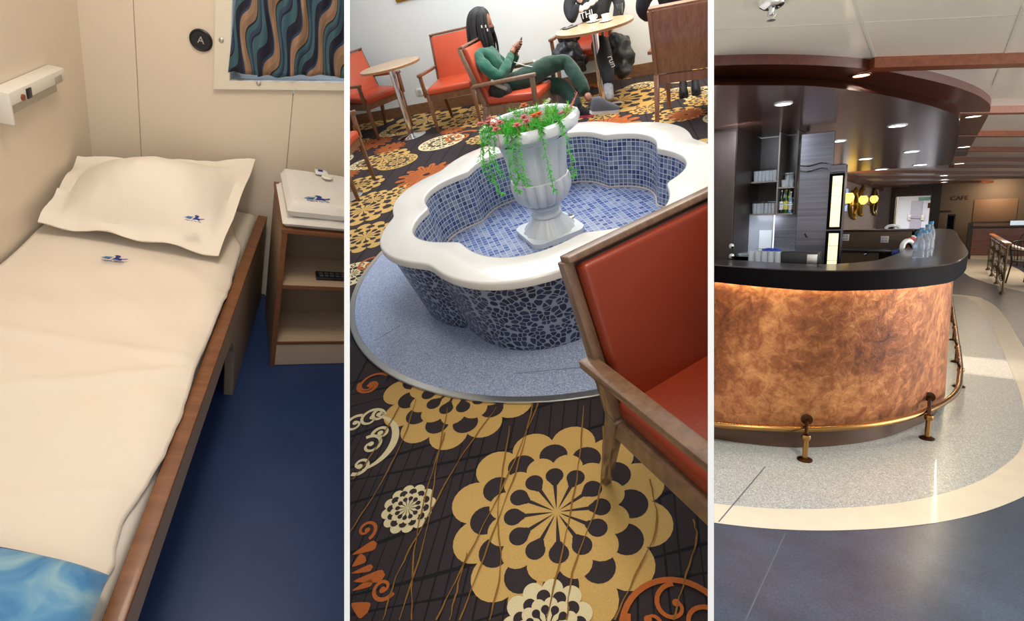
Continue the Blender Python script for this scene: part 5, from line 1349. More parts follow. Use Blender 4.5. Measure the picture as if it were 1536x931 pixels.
# ---- behind the bar, left: tall door, shelves, glasses, bottles
YS = 5.25
m_tall = wood('brown_grey_veneer', srgb(44, 32, 28), srgb(58, 42, 37), .4, axis=2, coat=.05)
m_dkw = wood('espresso_wood', srgb(26, 17, 14), srgb(40, 26, 20), .4, axis=2, coat=.05)
m_shf = mat('shelf_edge_grey', srgb(150, 140, 135), .35)
def rect(px0, py0, px1, py1, Y): a, c = R.y(px0, py1, Y), R.y(px1, py0, Y); return a.x, a.z, c.x, c.z
YD = 4.75
x0_, _, x1_, _ = rect(1060, 200, 1105, 394, YD)
t = thing('tall_cabinet', 'tall brown veneered cabinet door behind the bar at the partition', 'cabinet', ((x0_+x1_)/2, YD+.3, 0))
b = B(); box(b, (x0_-.8, YD+.02, 0), (x1_, YD+.5, zp-.001)); obj('body', b, m_dkw, t, room=True, smooth=False)
b = B(); box(b, (x0_-.4, YD, .05), (x1_-.003, YD+.019, zp-.02), .002); dr = obj('door', b, m_tall, t, room=True, smooth=False)
for px, py in ((1098, 369), (1098, 384)):
    p = R.y(px, py, YD-.01); b = B(); lathe(b, [(.012, 0), (.022, .01), (.022, .025), (.012, .033), (0, .034)], 18, M=basis((p.x, YD, p.z), (1, 0, 0), (0, 0, 1), (0, -1, 0))); obj('knob', b, m_steel, dr, room=True)
xa, za_, xb, zb2 = rect(1122, 205, 1198, 321, YS)
xm = R.y(1165, 300, YS).x; zs1 = R.y(1140, 272, YS).z
zs1r = R.y(1180, 280, YS).z
sh = thing('shelf_unit', 'dark wall shelf unit with glasses and bottles behind the bar', 'shelf', ((xa+xb)/2, YS+.15, za_))
dpt = .30; xs0 = R.y(1104, 300, YD+.55).x
b = B(); box(b, (xa-.30, YS+.004, za_-.012), (xa-.004, YS+dpt, zp-.004)); box(b, (xa-.004, YS, za_-.012), (xa+.012, YS+dpt, zp-.004), .002); obj('side_panel', b, m_dkw, sh, room=True, smooth=False)
b = B(); box(b, (xb-.012, YS, za_-.012), (xb+.004, YS+dpt, zp-.004), .002); obj('side_panel', b, m_dkw, sh, room=True, smooth=False)
b = B(); box(b, (xm-.006, YS+.002, za_-.01), (xm+.006, YS+dpt-.01, zp-.004), .001); obj('divider', b, m_shf, sh, room=True, smooth=False)
b = B(); box(b, (xa, YS+dpt, za_-.012), (xb, YS+dpt+.012, zp-.004)); obj('back_panel', b, m_dkw, sh, room=True, smooth=False)
for q0_, q1_, zz in ((xa+.013, xm-.007, za_), (xm+.007, xb-.013, za_), (xa+.013, xm-.007, zs1), (xm+.007, xb-.013, zs1r)):
    b = B(); box(b, (q0_, YS+.001, zz-.014), (q1_, YS+dpt-.001, zz), .002); o = obj('shelf', b, m_shf, sh, room=True, smooth=False)
    b = B(); tube(b, [(q0_+.004, YS+.006, zz+.105 if zz != za_ or q1_ < xm else zz+.075), (q1_-.004, YS+.006, zz+.105 if zz != za_ or q1_ < xm else zz+.075)], .0035, 6); obj('guard_rail', b, m_steel, o, room=True)
m_glass = mat('bar_glass', (.85, .92, 1), .05, trans=.5, ior=1.35, spec=1)
def glass_proto(h=.095, r=.026):
    b = B(); lathe(b, [(0, .004), (r*.8, .003), (r, h), (r*.94, h), (r*.75, .008), (0, .007)], 20); return b
def set_loc(o, p): o.matrix_world = R.M @ Matrix.Translation(p)
g0 = None
def glasses(n, x0, x1, z, y, label, group, h=.095, r=.024):
    pr = solo('drinking_glass', glass_proto(h, r), m_glass, label, 'glass', group); set_loc(pr, Vector((x0+r, y, z+.0006)))
    for i in range(1, n):
        c = pr.copy(); C.objects.link(c); ROOM_OF[c.name] = R; set_loc(c, Vector((x0+r+(x1-x0-2*r)*i/(n-1), y+(.0 if i % 2 else .012), z+.0006)))
glasses(6, xa+.02, xm-.012, zs1, YS+.05, 'clear glass in the row on the upper left shelf behind the bar', 'glasses on the upper left shelf')
glasses(5, xa+.025, xm-.018, zs1, YS+.13, 'clear glass in the back row on the upper left shelf', 'back glasses on the upper left shelf')
glasses(6, xa+.02, xm-.012, za_, YS+.05, 'clear glass in the row on the lower left shelf behind the bar', 'glasses on the lower left shelf')
glasses(5, xa+.025, xm-.018, za_, YS+.13, 'clear glass in the back row on the lower left shelf', 'back glasses on the lower left shelf')
glasses(4, xm+.015, xb-.02, zs1r, YS+.06, 'low clear glass on the upper shelf above the bottles', 'glasses above the bottles', h=.065, r=.027)
glasses(2, xm+.02, xb-.045, zs1r, YS+.16, 'tall clear glass at the back above the bottles', 'tall glasses above the bottles', h=.13, r=.026)
def bottle(label, p, h, r, col, cap, lab, trans=.0):
    t = thing('bottle', label, 'bottle', p)
    b = B(); lathe(b, [(r*.9, 0), (r, .006), (r, h*.60), (r*.75, h*.68), (r*.36, h*.76), (r*.34, h*.93), (0, h*.93)], 20); obj('bottle_body', b, mat('bottle_'+cap, col, .1, trans=trans, coat=.6), t)
    b = B(); lathe(b, [(r*.40, h*.93), (r*.40, h), (0, h)], 14); obj('cap', b, mat('cap_'+cap, {'g': (.03, .2, .05), 'w': (.8, .8, .85), 'r': (.5, .04, .03), 'k': (.02, .02, .02), 'y': (.7, .55, .1)}[cap[0]], .4), t)
    b = B(); lathe(b, [(r*1.015, h*.15), (r*1.015, h*.5)], 20, cap=False); obj('label_band', b, mat('label_'+cap, lab, .6), t)
bw = (xb-xm-.03)
for i, (lab, h, col, cap, lc) in enumerate((('dark wine bottle with white cap at the divider end of the bottle row', .20, (.01, .03, .012), 'w1', (.85, .85, .85)), ('tall clear bottle second from the divider in the bottle row', .215, (.25, .3, .35), 'k1', (.55, .6, .7)), ('green bottle with yellow label in the middle of the row', .205, (.02, .10, .02), 'y1', (.75, .68, .12)),
                                   ('bottle with yellow green contents beside the middle one', .21, (.45, .45, .05), 'g1', (.8, .75, .2)), ('clear blue tinted bottle second from the outer end', .185, (.2, .3, .5), 'w2', (.8, .82, .9)), ('dark bottle with red cap at the outer end of the row', .195, (.03, .012, .012), 'r1', (.75, .7, .68)))):
    bottle(lab, Vector((xm+.028+i*(bw-.02)/5.2, YS+.06+.03*(i % 2), za_+.0008)), h, .0175, col, cap, lc)
# white splash panel, steel wall, sink counter
xw0, zw0, xw1, zw1 = rect(1104, 322, 1159, 372, YS+.10)
m_spl = mat('grey_white_panel', srgb(175, 180, 192), .3, coat=.3)
s = B(); box(s, (xw0-.5, YS+.40, 0), (R.y(1159, 340, YS+.40).x, YS+.42, za_+.3)); struct('wall_bar_back', s, m_spl, smooth=False)
m_st = mat('brushed_stainless', (.15, .15, .175), .36, 1, var=.25, vscale=2.0, stretch=(.4, .4, 22))
YP = YS+.34
xq0, xq1 = R.y(1159.5, 340, YP).x, R.y(1236, 300, YP).x
YF = 5.15
x2, x3 = R.y(1240, 330, YF).x, R.y(1262, 330, YF).x
zt2 = R.y(1250, 247, YF).z
fg = thing('refrigerator', 'tall stainless steel refrigerator with a lit glass door at its narrow front', 'refrigerator', ((x2+x3)/2, YF+.35, 0))
xf0 = R.y(1197, 300, YF+.12).x
b = B(); box(b, (xq0+.01, YS+.36, 0), (xf0, YS+.38, zp-.02)); obj('side_cladding', b, m_st, fg, room=True, smooth=False)
b = B(); box(b, (xf0-.002, YF+.12, 0), (x2-.004, YF+.2, zp-.04), .004); obj('cabinet_body', b, m_st, fg, room=True, smooth=False)
b = B(); box(b, (x2-.004, YF+.03, 0), (x3, YF+.16, zt2+.005), .004); obj('cooler_body', b, mat('dark_steel', (.12, .12, .14), .3, .9), fg, room=True, smooth=False)
for zl, zh in ((R.y(1250, 345, YF).z+.006, zt2-.07), (R.y(1250, 395, YF).z-.35, R.y(1250, 345, YF).z-.006)):
    b = B(); w_ = x3-x2
    for a0, a1, c0, c1 in ((x2, x2+.022, zl, zh), (x3-.012, x3, zl, zh), (x2+.022, x3-.012, zl, zl+.02), (x2+.022, x3-.012, zh-.02, zh)): box(b, (a0, YF, c0), (a1, YF+.028, c1), .001)
    d_ = obj('glass_door', b, m_fas, fg, room=True, smooth=False)
    b = B(); box(b, (x2+.022, YF+.010, zl+.02), (x3-.012, YF+.014, zh-.02)); obj('lit_glass', b, mat('cooler_glow', (1, .9, .55), .2, emit=(1, .86, .52), estr=1.0, var=0), d_, room=True, smooth=False, label='glowing warm glass pane')
    b = B()
    for k in range(1, 5): box(b, (x2+.022, YF+.006, zl+(zh-zl)*k/5), (x3-.012, YF+.0095, zl+(zh-zl)*k/5+.004))
    obj('wire_shelf', b, m_ring, d_, room=True, smooth=False)
b = B(); box(b, (x2+.002, YF+.002, zt2-.06), (x3-.002, YF+.03, zt2), .003); obj('vent_grille', b, m_st, fg, room=True, smooth=False)
# wavy steel pipes over the cladding
b = B()
for py in (248, 256):
    tube(b, spline([R.y(1198, py, YF+.10), R.y(1212, py+1, YF+.10), R.y(1224, py-2, YF+.10), R.y(1232, py-4, YF+.10), R.y(1241, py-3, YF+.10)], 6), .004, 6)
solo('steel_pipe', b, m_steel, 'pair of wavy polished steel pipes across the refrigerator cladding', 'pipe')
# stainless work counter and sink under the splash panel
zk = R.y(1130, 372, YS+.38).z
YK0 = R.z(1140, 392, zk).y
t = thing('steel_work_counter', 'stainless steel work counter below the wall shelf', 'worktop', (R.y(1165, 380, YS).x, YS, 0))
s = B(); box(s, (x1_+.006, YS-.42, zk-.03), (xf0-.008, YS+.352, zk), .004); obj('steel_top', s, mat('teal_steel', (.45, .55, .58), .22, .9), t, room=True, smooth=False)
s = B(); box(s, (x1_+.008, YS-.38, .05), (xf0-.01, YS+.35, zk-.031)); obj('cabinet_base', s, m_fas, t, room=True, smooth=False)
s = B(); box(s, (x1_+.01, YS+.335, zk+.001), (R.y(1158, 350, YS+.345).x, YS+.352, R.y(1130, 345, YS+.375).z)); obj('pale_upstand', s, mat('pale_upstand', srgb(210, 215, 222), .3), t, room=True, smooth=False)
p = R.z(1185, 375, zk+.02)
t = thing('tap', 'chrome tap beside the sink on the steel counter', 'tap', Vector((p.x, YS+.1, zk+.0005))); b = B(); tube(b, spline([(0, 0, 0), (0, 0, .10), (.01, -.02, .15), (.05, -.06, .16), (.08, -.09, .12)], 5), .009, 8); obj('spout', b, m_steel, t); b = B(); tube(b, [(0, 0, .04), (-.05, -.02, .07)], .006, 8); obj('lever', b, m_steel, t)
# black receipt printer / till on the bar top inside
def on_top(px, py): return R.z(px, py, ZT+.0006)
zi = 1.14
s = B(); ii = offset(OUT, .47); jj = offset(OUT, .80)
aa = [s.verts.new((p.x, p.y, zi)) for p in ii[10:70]]; cc = [s.verts.new((p.x, p.y, zi)) for p in jj[10:70]]
for i in range(len(aa)-1): s.faces.new((aa[i], aa[i+1], cc[i+1], cc[i]))
so_l = solo('inner_shelf', s, m_fas, 'dark inner ledge running along the back of the bar counter', 'ledge')
md = so_l.modifiers.new('t', 'SOLIDIFY'); md.thickness = .03; md.offset = -1
yb_ = 4.36
a, c = R.y(1170, 392, yb_), R.y(1228, 392, yb_); hz = R.y(1190, 378, yb_).z
t = thing('cash_drawer', 'flat black cash drawer standing on the ledge inside the bar', 'cash drawer', ((a.x+c.x)/2, yb_+.15, zi+.0005))
b = B(); box(b, (a.x, yb_, zi+.001), (c.x, yb_+.12, hz), .008); obj('drawer_case', b, m_black, t, room=True)
b = B(); box(b, (c.x-.075, yb_-.003, zi+.02), (c.x-.01, yb_-.0005, hz-.015), .001); obj('lock_plate', b, m_metal, t, room=True)
for i in range(9):
    px = 1127+i*4.9; pp = R.y(px, 390, 4.36+.085*(i % 2)); pp.z = zi
    t = thing('upturned_glass', 'upturned glass with blue rim on the inner bar ledge', 'glass', pp+Vector((0, 0, .0006)), 0, 'upturned glasses beside the cash drawer', s=1.0)
    b = B(); lathe(b, [(.024, 0), (.020, .14), (.0, .142)], 18, cap=False); obj('glass_wall', b, m_glass, t)
    b = B(); lathe(b, [(.0202, .1425), (.0215, .158), (0, .160)], 18); obj('blue_base', b, mat('cobalt', (.03, .08, .5), .2), t) if i > 3 else b.free()
# ---- behind the bar, middle: back counter with sockets, drawers
YB = 8.2
zb0 = R.y(1300, 344.5, YB).z
bx0, bx1 = R.y(1255, 350, YB).x, min(R.y(1396, 350, YB).x, -.225)
m_bb = wood('taupe_veneer', srgb(82, 66, 52), srgb(104, 84, 64), .35, axis=0)
t = thing('back_counter', 'dark wooden back counter with two white sockets behind the bar', 'counter', ((bx0+bx1)/2, YB+.2, 0))
b = B(); box(b, (bx0-.2, YB, .9), (bx1-.02, YB+.05, zb0-.02)); obj('upper_panel', b, m_bb, t, room=True, smooth=False)
b = B(); box(b, (bx0-.2, YB-.04, zb0-.0195), (bx1, YB+.35, zb0), .004); obj('ledge_top', b, m_ctop, t, room=True)
zlow = R.y(1300, 374, YB-.35).z
b = B(); box(b, (bx0-.2, YB-.45, zlow-.03), (bx1-.03, YB-.002, zlow), .004); obj('work_top', b, m_ctop, t, room=True)
b = B(); box(b, (bx0-.15, YB-.42, .1), (R.y(1318, 385, YB-.42).x, YB-.1, zlow-.031)); obj('drawer_unit', b, m_bb, t, room=True, smooth=False)
for px, py in ((1258, 380), (1298, 381)):
    p = R.y(px, py, YB-.43); b = B(); bmesh.ops.create_uvsphere(b, u_segments=12, v_segments=8, radius=.022, matrix=Matrix.Translation(p)); obj('knob', b, m_steel, t, room=True)
for px, py, lb_ in ((1268, 356, 'white wall socket on the back counter panel near the refrigerator'), (1327, 359, 'white wall socket on the back counter panel near its middle')):
    p = R.y(px, py, YB-.001); tt = thing('power_socket', lb_, 'socket', p)
    b = B(); box(b, (-.042, -.009, -.042), (.042, 0, .042), .004); obj('socket_plate', b, mat('socket_white', srgb(225, 225, 230), .4), tt)
    b = B()
    for dx in (-.017, .017):
        for dz in (-.017, .017): box(b, (dx-.010, -.0115, dz-.010), (dx+.010, -.0092, dz+.010))
    obj('socket_insert', b, m_metal, tt, smooth=False)
# ---- bottles, hose wheel and bags standing on the counter at the inner right
def Dp(px, py, Y): return R.y(px, py, Y)
YH = 5.6
p = on_top(1364, 388)
YH = 6.1
t = thing('hose_ring', 'white ring wrapped with red and grey hose at the inner edge of the counter', 'ring', Dp(1362, 388, YH))
b = B(); tube(b, [Dp(1362+11*math.cos(a)*.8, 373+12*math.sin(a), YH+.05*math.cos(a)) for a in [2*PI*i/28 for i in range(28)]], .022, 10, closed=True); obj('ring_body', b, m_por, t, room=True)
b = B(); tube(b, [Dp(1362+8*math.cos(a)*.7, 373+8*math.sin(a), YH+.04*math.cos(a)) for a in [2*PI*i/24 for i in range(24)]], .010, 8, closed=True); obj('inner_band', b, m_fas, t, room=True)
def pouch(label, pts, col, Y, nm='cloth_bundle', cat='cloth'):
    solo(nm, skin([(Dp(px, py, Y), r_) for px, py, r_ in pts], [(i, i+1) for i in range(len(pts)-1)], 2), mat(nm+'_m', col, .6, var=.3, vscale=20), label, cat)
pouch('crumpled red and white wrapper behind the white hose ring', [(1368, 372, .05), (1369, 362, .06), (1371, 355, .04)], (.65, .12, .10), 6.35, 'wrapper', 'wrapper')
pouch('dark teal cloth drooping over the bottles on the counter', [(1379, 358, .05), (1383, 350, .06), (1386, 346, .04)], (.02, .13, .16), 6.05)
pouch('dark blue cloth beside the white hose ring', [(1337, 382, .05), (1345, 380, .05), (1352, 380, .04)], (.03, .05, .25), 6.4, 'blue_cloth')
pouch('white crumpled napkin between the ring and the teal cloth', [(1371, 358, .045), (1374, 353, .035)], (.8, .8, .85), 6.45, 'napkin', 'napkin')
for i, (px, py, Y, h) in enumerate(((1377, 387, 5.7, .17), (1384, 386, 5.75, .19), (1390, 384, 5.9, .19), (1380, 381, 6.0, .20), (1388, 379, 6.15, .22), (1393, 376, 6.4, .24))):
    q = R.z(px, py, ZT); base = Vector((q.x, q.y, ZT+.0008))
    if i >= 3: h *= 1.0
    r_ = .034
    t = thing('water_bottle', 'clear plastic water bottle in the cluster on the counter bend', 'bottle', base, 0, 'clear bottles on the counter bend')
    b = B(); lathe(b, [(r_, 0), (r_, h*.25), (r_*.88, h*.3), (r_, h*.36), (r_, h*.62), (r_*.45, h*.85), (r_*.42, h*.94), (0, h*.94)], 18); obj('bottle_body', b, mat('pet_plastic', (.75, .82, .95), .08, trans=.75, ior=1.2), t)
    b = B(); lathe(b, [(r_*.48, h*.92), (r_*.48, h), (0, h)], 12); obj('cap', b, m_logo2, t)

# ---- far left wall with gilt mirrors and lamps
XL = -1.78
m_fw = mat('far_wall_mauve', srgb(165, 150, 148), .5)
yE = R.x(1336, 310, XL).y; y_s = 8.9
s = B(); box(s, (XL-.1, y_s, 0), (XL, yE, ZC)); struct('wall_left', s, m_fw, smooth=False)
s = B(); box(s, (XL+.001, y_s, ZC-.16), (XL+.12, yE, ZC-.001)); struct('trim_30', s, m_mah, smooth=False)
m_scr = mat('tv_picture', (.2, .35, .6), .3, emit=(.28, .45, .75), estr=.8)
q0, q1 = R.x(1259, 318, XL+.05), R.x(1273, 282, XL+.05)
t = thing('television', 'wall television with a bright blue picture beside the refrigerator', 'television', (XL+.03, (q0.y+q1.y)/2, q0.z))
b = B(); box(b, (XL+.002, q0.y, q0.z), (XL+.05, q1.y, q1.z), .004); obj('screen_case', b, m_black, t, room=True)
b = B(); box(b, (XL+.0505, q0.y+.03, q0.z+.02), (XL+.052, q1.y-.03, q1.z-.02)); obj('screen', b, m_scr, t, room=True, smooth=False)
def oval_mirror(label, px0, px1, py0, py1):
    a, c = R.x(px0, py1, XL+.03), R.x(px1, py0, XL+.03); cy, cz, ry, rz_ = (a.y+c.y)/2, (a.z+c.z)/2, (c.y-a.y)/2, (c.z-a.z)/2
    t = thing('gilt_mirror', label, 'mirror', (XL+.02, cy, cz-rz_))
    b = B(); tube(b, [(XL+.045, cy+ry*.86*math.cos(u_), cz+rz_*.9*math.sin(u_)) for u_ in [2*PI*i/36 for i in range(36)]], .045, 8, closed=True); obj('oval_frame', b, m_gilt, t, room=True)
    b = B(); prism(b, [(cy+ry*.86*math.cos(u_), cz+rz_*.9*math.sin(u_)) for u_ in [2*PI*i/36 for i in range(36)]], .004, .03, M=basis((XL, 0, 0), (0, 1, 0), (0, 0, 1), (1, 0, 0))); obj('mirror_glass', b, mat('amber_mirror', (.6, .4, .25), .08, 1), t, room=True)
    for k in (-1, 1): b = B(); lathe(b, [(.0, -.08), (.07, -.04), (.05, .03), (.02, .09), (0, .1)], 12, M=Matrix.Translation((XL+.075, cy, cz+k*rz_*.95))); obj('crest', b, m_gilt, t, room=True)
oval_mirror('gilt wall mirror nearest the television', 1272, 1286, 286, 327)
oval_mirror('slim gilt oval mirror between the two wall lamps', 1287, 1293, 282, 322)
oval_mirror('gilt oval mirror farthest along the wall by the dark pillar', 1305, 1317, 282, 322)
m_ye = mat('amber_lamp_glass', (1, .7, .1), .3, emit=(1, .62, .10), estr=2.5)
for (px, py, lb_) in ((1295, 300, 'glowing amber wall lamp nearer the television'), (1311, 299, 'glowing amber wall lamp at the farther mirror'), (1273, 297, 'glowing amber wall lamp right beside the television')):
    p = R.x(px, py, XL+.17); t = thing('sconce', lb_, 'wall lamp', p)
    b = B(); lathe(b, [(.04, -.11), (.10, -.04), (.11, .04), (.07, .11)], 18); obj('lamp_shade', b, m_ye, t)
    b = B(); tube(b, [(0, 0, -.11), (-.07, 0, -.16), (-.168, 0, -.14)], .012, 8); obj('arm', b, m_gilt, t)
# ---- far end: dark pillar, bright corridor with door, right wall, speaker, counter
YE = 16.0
s = B()
def slabw(px0, px1, py0, py1, Y, d, bm): a, c = R.y(px0, py1, Y), R.y(px1, py0, Y); box(bm, (a.x, Y, max(0, a.z)), (c.x, Y+d, c.z))
YE = 24.0
xl, xr_ = R.y(1330, 320, YE).x, R.y(1345, 320, YE).x
zop = R.y(1370, 294, YE).z
s = B(); box(s, (XL-.4, YE, 0), (R.y(1335, 320, YE).x, YE+.2, ZC)); struct('wall_end', s, m_fw, smooth=False)
s = B(); a = R.y(1335, 320, YE).x; c = R.y(1342, 320, YE).x; box(s, (a, YE-.05, 0), (c, YE+.2, ZC)); struct('trim_31', s, m_dkw, smooth=False)
a = R.y(1396, 320, YE).x; c = R.y(1409, 320, YE).x; s = B(); box(s, (a, YE-.05, 0), (c, YE+.3, ZC)); struct('trim_32', s, m_dkw, smooth=False)
s = B(); box(s, (R.y(1342, 300, YE).x, YE, zop), (a, YE+.2, ZC)); struct('wall_header', s, m_mahd, smooth=False)
# corridor beyond the opening
YC2 = 31.0
m_cor = mat('corridor_white', srgb(225, 225, 232), .5)
s = B(); cxl, cxr = R.y(1342, 320, YE).x-.02, a+.02
box(s, (cxl-2, YC2, 0), (cxr+1, YC2+.1, ZC)); box(s, (cxl-.9, YE+.21, 0), (cxl-.8, YC2, ZC)); struct('wall_corridor', s, m_cor, smooth=False)
s = B(); box(s, (R.y(1344, 320, YE+.3).x-.06, YE+.21, 0), (R.y(1344, 320, YE+.3).x, YE+.9, zop)); struct('trim_33', s, mat('cream_jamb', srgb(230, 215, 190), .5), smooth=False)
m_door = mat('grey_door', srgb(175, 170, 185), .4)
a, c = R.y(1363, 350, YC2-.05), R.y(1385, 301, YC2-.05)
s = B(); box(s, (a.x, YC2-.05, 0), (c.x, YC2-.003, c.z), .01); dd = struct('door_1', s, m_door, smooth=False)
s = B(); tube(s, [R.y(1363.5, 326, YC2-.12), R.y(1384, 327, YC2-.12)], .03, 8); 
for px in (1364, 1384): p = R.y(px, 326, YC2-.12); box(s, (p.x-.05, YC2-.14, p.z-.12), (p.x+.05, YC2-.051, p.z+.12))
obj('push_bar', s, m_metal, dd)
s = B(); box(s, (R.y(1397, 320, YC2).x-.0, YE+.31, 0), (R.y(1397, 320, YC2).x+.1, YC2-.01, ZC)); struct('wall_corridor_side', s, mat('corridor_cream', srgb(238, 225, 190), .5), smooth=False)
p = R.y(1387, 298, YC2-.1); t = thing('exit_sign', 'tiny green sign above the grey corridor door', 'sign', p); b = B(); box(b, (-.22, 0, -.06), (.22, .05, .06), .005); obj('sign_box', b, mat('sign_green', (.1, .3, .2), .4), t)
p = R.y(1397, 308, YE+.1); t = thing('fire_call_box', 'small dark red box on the corridor side of the pillar', 'alarm box', Vector((R.y(1395.4, 308, YE-.06).x, YE-.09, p.z))); b = B(); box(b, (-.07, 0, -.09), (.0, .035, .09), .006); obj('alarm_case', b, mat('dark_red', (.15, .02, .02), .4), t)
# red chairs in the corridor
R_ = R
c0 = armchair('armchair', 'small red armchair standing at the bright corridor opening', (R.y(1345, 340, 23.0).x, 23.0, 0), -2.2, ml=mat('wine_leather', (.25, .03, .02), .4))
c0['label'] = 'small red armchair at the bright corridor opening nearer the gilt mirrors'
dup(c0, (R.y(1355, 340, 23.3).x, 21.9, 0), 1.2, 'small red armchair at the bright corridor opening nearer the grey door')
b = B(); tube(b, [Dp(1339+10*math.cos(a_), 343-5*math.sin(a_), 9.2) for a_ in [PI*i/16 for i in range(17)]], .02, 8); solo('arched_handle', b, m_por, 'white arched handle rising above the back counter', 'handle')
# right hand far wall
YW2 = 17.5
m_bei = mat('beige_far_wall', srgb(138, 118, 98), .55)
xx0 = R.y(1409, 320, YE).x
s = B(); box(s, (xx0, YE+.05, 0), (6.5, YE+.25, ZC)); struct('wall_right_end', s, m_bei, smooth=False)
YW2 = YE+.05
a, c = R.y(1458, 333, YW2-.03), R.y(1528, 297, YW2-.03); t = thing('decorative_panel', 'warm lit plain brown wall panel on the far beige wall', 'panel', ((a.x+c.x)/2, YW2-.02, a.z)); b = B(); box(b, (a.x, YW2-.035, a.z), (c.x, YW2-.001, c.z), .01); obj('panel_face', b, mat('tan_panel', srgb(165, 130, 100), .5), t, room=True)
l = area('panel_picture_light', ((a.x+c.x)/2, YW2-.7, ZC-.15), .6, 12, (1, .75, .5), (0, .6, -.7))
a, c = R.y(1432, 299, YW2-.01), R.y(1447, 295, YW2-.01)
t = thing('sign', 'faint dark lettered sign on the far beige wall beside the pillar', 'sign', ((a.x+c.x)/2, YW2-.02, a.z))
b = text_bm('CAFE', .2, basis(((a.x+c.x)/2, YW2-.012, (a.z+c.z)/2), (1, 0, 0), (0, 0, 1), (0, -1, 0)), .008); obj('sign_letters', b, mat('sign_brown', (.07, .05, .04), .5), t, room=True, smooth=False)
t = thing('notice', 'small dark notice on the far wall above the black speaker', 'notice', R.y(1418, 318, YW2-.02)); b = B(); box(b, (-.16, 0, 0), (.16, .018, .06), .002); obj('notice_board', b, mat('notice_brown', (.06, .045, .04), .5), t)
YSp = 22.3; a, c = R.y(1418, 350, YSp), R.y(1434, 321, YSp)
t = thing('loudspeaker', 'tall black loudspeaker column beyond the end of the bar', 'speaker', ((a.x+c.x)/2, YSp+.15, 0)); b = B(); box(b, (a.x, YSp, .45), (c.x, YSp+.3, c.z), .02); obj('cabinet', b, m_black, t, room=True); b = B(); box(b, (a.x+.03, YSp-.012, .52), (c.x-.03, YSp-.001, c.z-.05), .004); obj('grille', b, m_fas, t, room=True)
b = B(); bar(b, ((a.x+c.x)/2, YSp+.15, .45), ((a.x+c.x)/2, YSp+.15, .002), .25, .2); obj('stand', b, m_black, t, room=True)
YQ = 22.2; a, c = R.y(1456, 370, YQ), R.y(1545, 338, YQ)
t = thing('sideboard', 'low dark wooden sideboard in front of the far beige wall', 'sideboard', ((a.x+c.x)/2, YQ+.3, 0))
b = B(); box(b, (a.x, YQ, .12), (c.x+1.5, YQ+.6, c.z-.06), .01); obj('body', b, wood('sideboard_wood', srgb(105, 52, 26), srgb(140, 76, 40), .3, axis=0), t, room=True, smooth=False)
b = B(); box(b, (a.x-.06, YQ-.05, c.z-.059), (c.x+1.6, YQ+.62, c.z), .01); obj('top', b, m_dkw, t, room=True, smooth=False)
b = B(); box(b, (a.x+.02, YQ+.04, .002), (c.x+1.4, YQ+.55, .12)); obj('plinth', b, mat('pale_plinth', srgb(225, 205, 175), .5), t, room=True, smooth=False)
b = B(); box(b, (a.x-.1, YQ-.002, .002), (a.x-.001, YQ+.6, c.z+.1)); obj('end_post', b, m_dkw, t, room=True, smooth=False)
# bright monitor at the frame side
YM = YW2-.13; a, c = R.y(1512, 356, YM), R.y(1545, 330, YM)
t = thing('monitor', 'pale bright monitor screen beyond the bronze railing', 'screen', ((a.x+c.x)/2, YM, a.z)); b = B(); box(b, (a.x, YM, a.z), (c.x+.3, YM+.05, c.z), .01); obj('case', b, m_black, t, room=True); b = B(); box(b, (a.x+.01, YM-.004, a.z+.10), (c.x+.28, YM-.001, c.z-.01)); obj('screen', b, mat('pale_screen', (.7, .8, .9), .3, emit=(.62, .74, .85), estr=.7), t, room=True, smooth=False)
b = B(); bar(b, ((a.x+c.x)/2, YM+.03, a.z), ((a.x+c.x)/2, YM+.03, .002), .08, .05); obj('stand', b, m_black, t, room=True)
# bronze railing with wooden handrail
ra, rb_ = R.z(1489, 417, 0), R.z(1481, 404, 0)
P1 = R.z(1503, 440, 0); P2 = R.z(1481, 405, 0)
t = thing('railing', 'bronze scrollwork railing with an orange wooden handrail beyond the bar', 'railing', ((P1.x+P2.x)/2, (P1.y+P2.y)/2, 0))
m_brz = mat('bronze', srgb(105, 90, 62), .35, .8, var=.3, vscale=20); hr_ = R.y(1509, 366, P1.y).z
hr_ = min(1.05, max(.85, hr_))
b = B(); bar(b, (P1.x, P1.y-.05, hr_), (P2.x, P2.y+.05, hr_), .10, .045, bev=.01); obj('handrail', b, wood('orange_handrail', srgb(170, 92, 45), srgb(195, 115, 60), .25), t, room=True)
for k in range(4):
    q = P1.lerp(P2, k/3); b = B(); lathe(b, [(.04, 0), (.04, .02), (.018, .05), (.016, .4), (.028, .45), (.016, .5), (.016, hr_-.03)], 12, (q.x, q.y, 0)); obj('baluster', b, m_brz, t, room=True)
for k in range(3):
    q0_, q1_ = P1.lerp(P2, k/3), P1.lerp(P2, (k+1)/3); mid = (q0_+q1_)/2; dd_ = (q1_-q0_)
    b = B()
    for sg in (-1, 1):
        for zc_ in (.3, .62):
            tube(b, [(mid.x+dd_.x*.38*sg*(1-i/26)*math.cos(i*.45), mid.y+dd_.y*.38*sg*(1-i/26)*math.cos(i*.45), zc_+.15*(1-i/26)*math.sin(i*.45)*sg) for i in range(22)], .012, 6)
    for zz in (.1, hr_-.08): tube(b, [(q0_.x, q0_.y, zz), (q1_.x, q1_.y, zz)], .012, 6)
    obj('scroll_panel', b, m_brz, t, room=True)
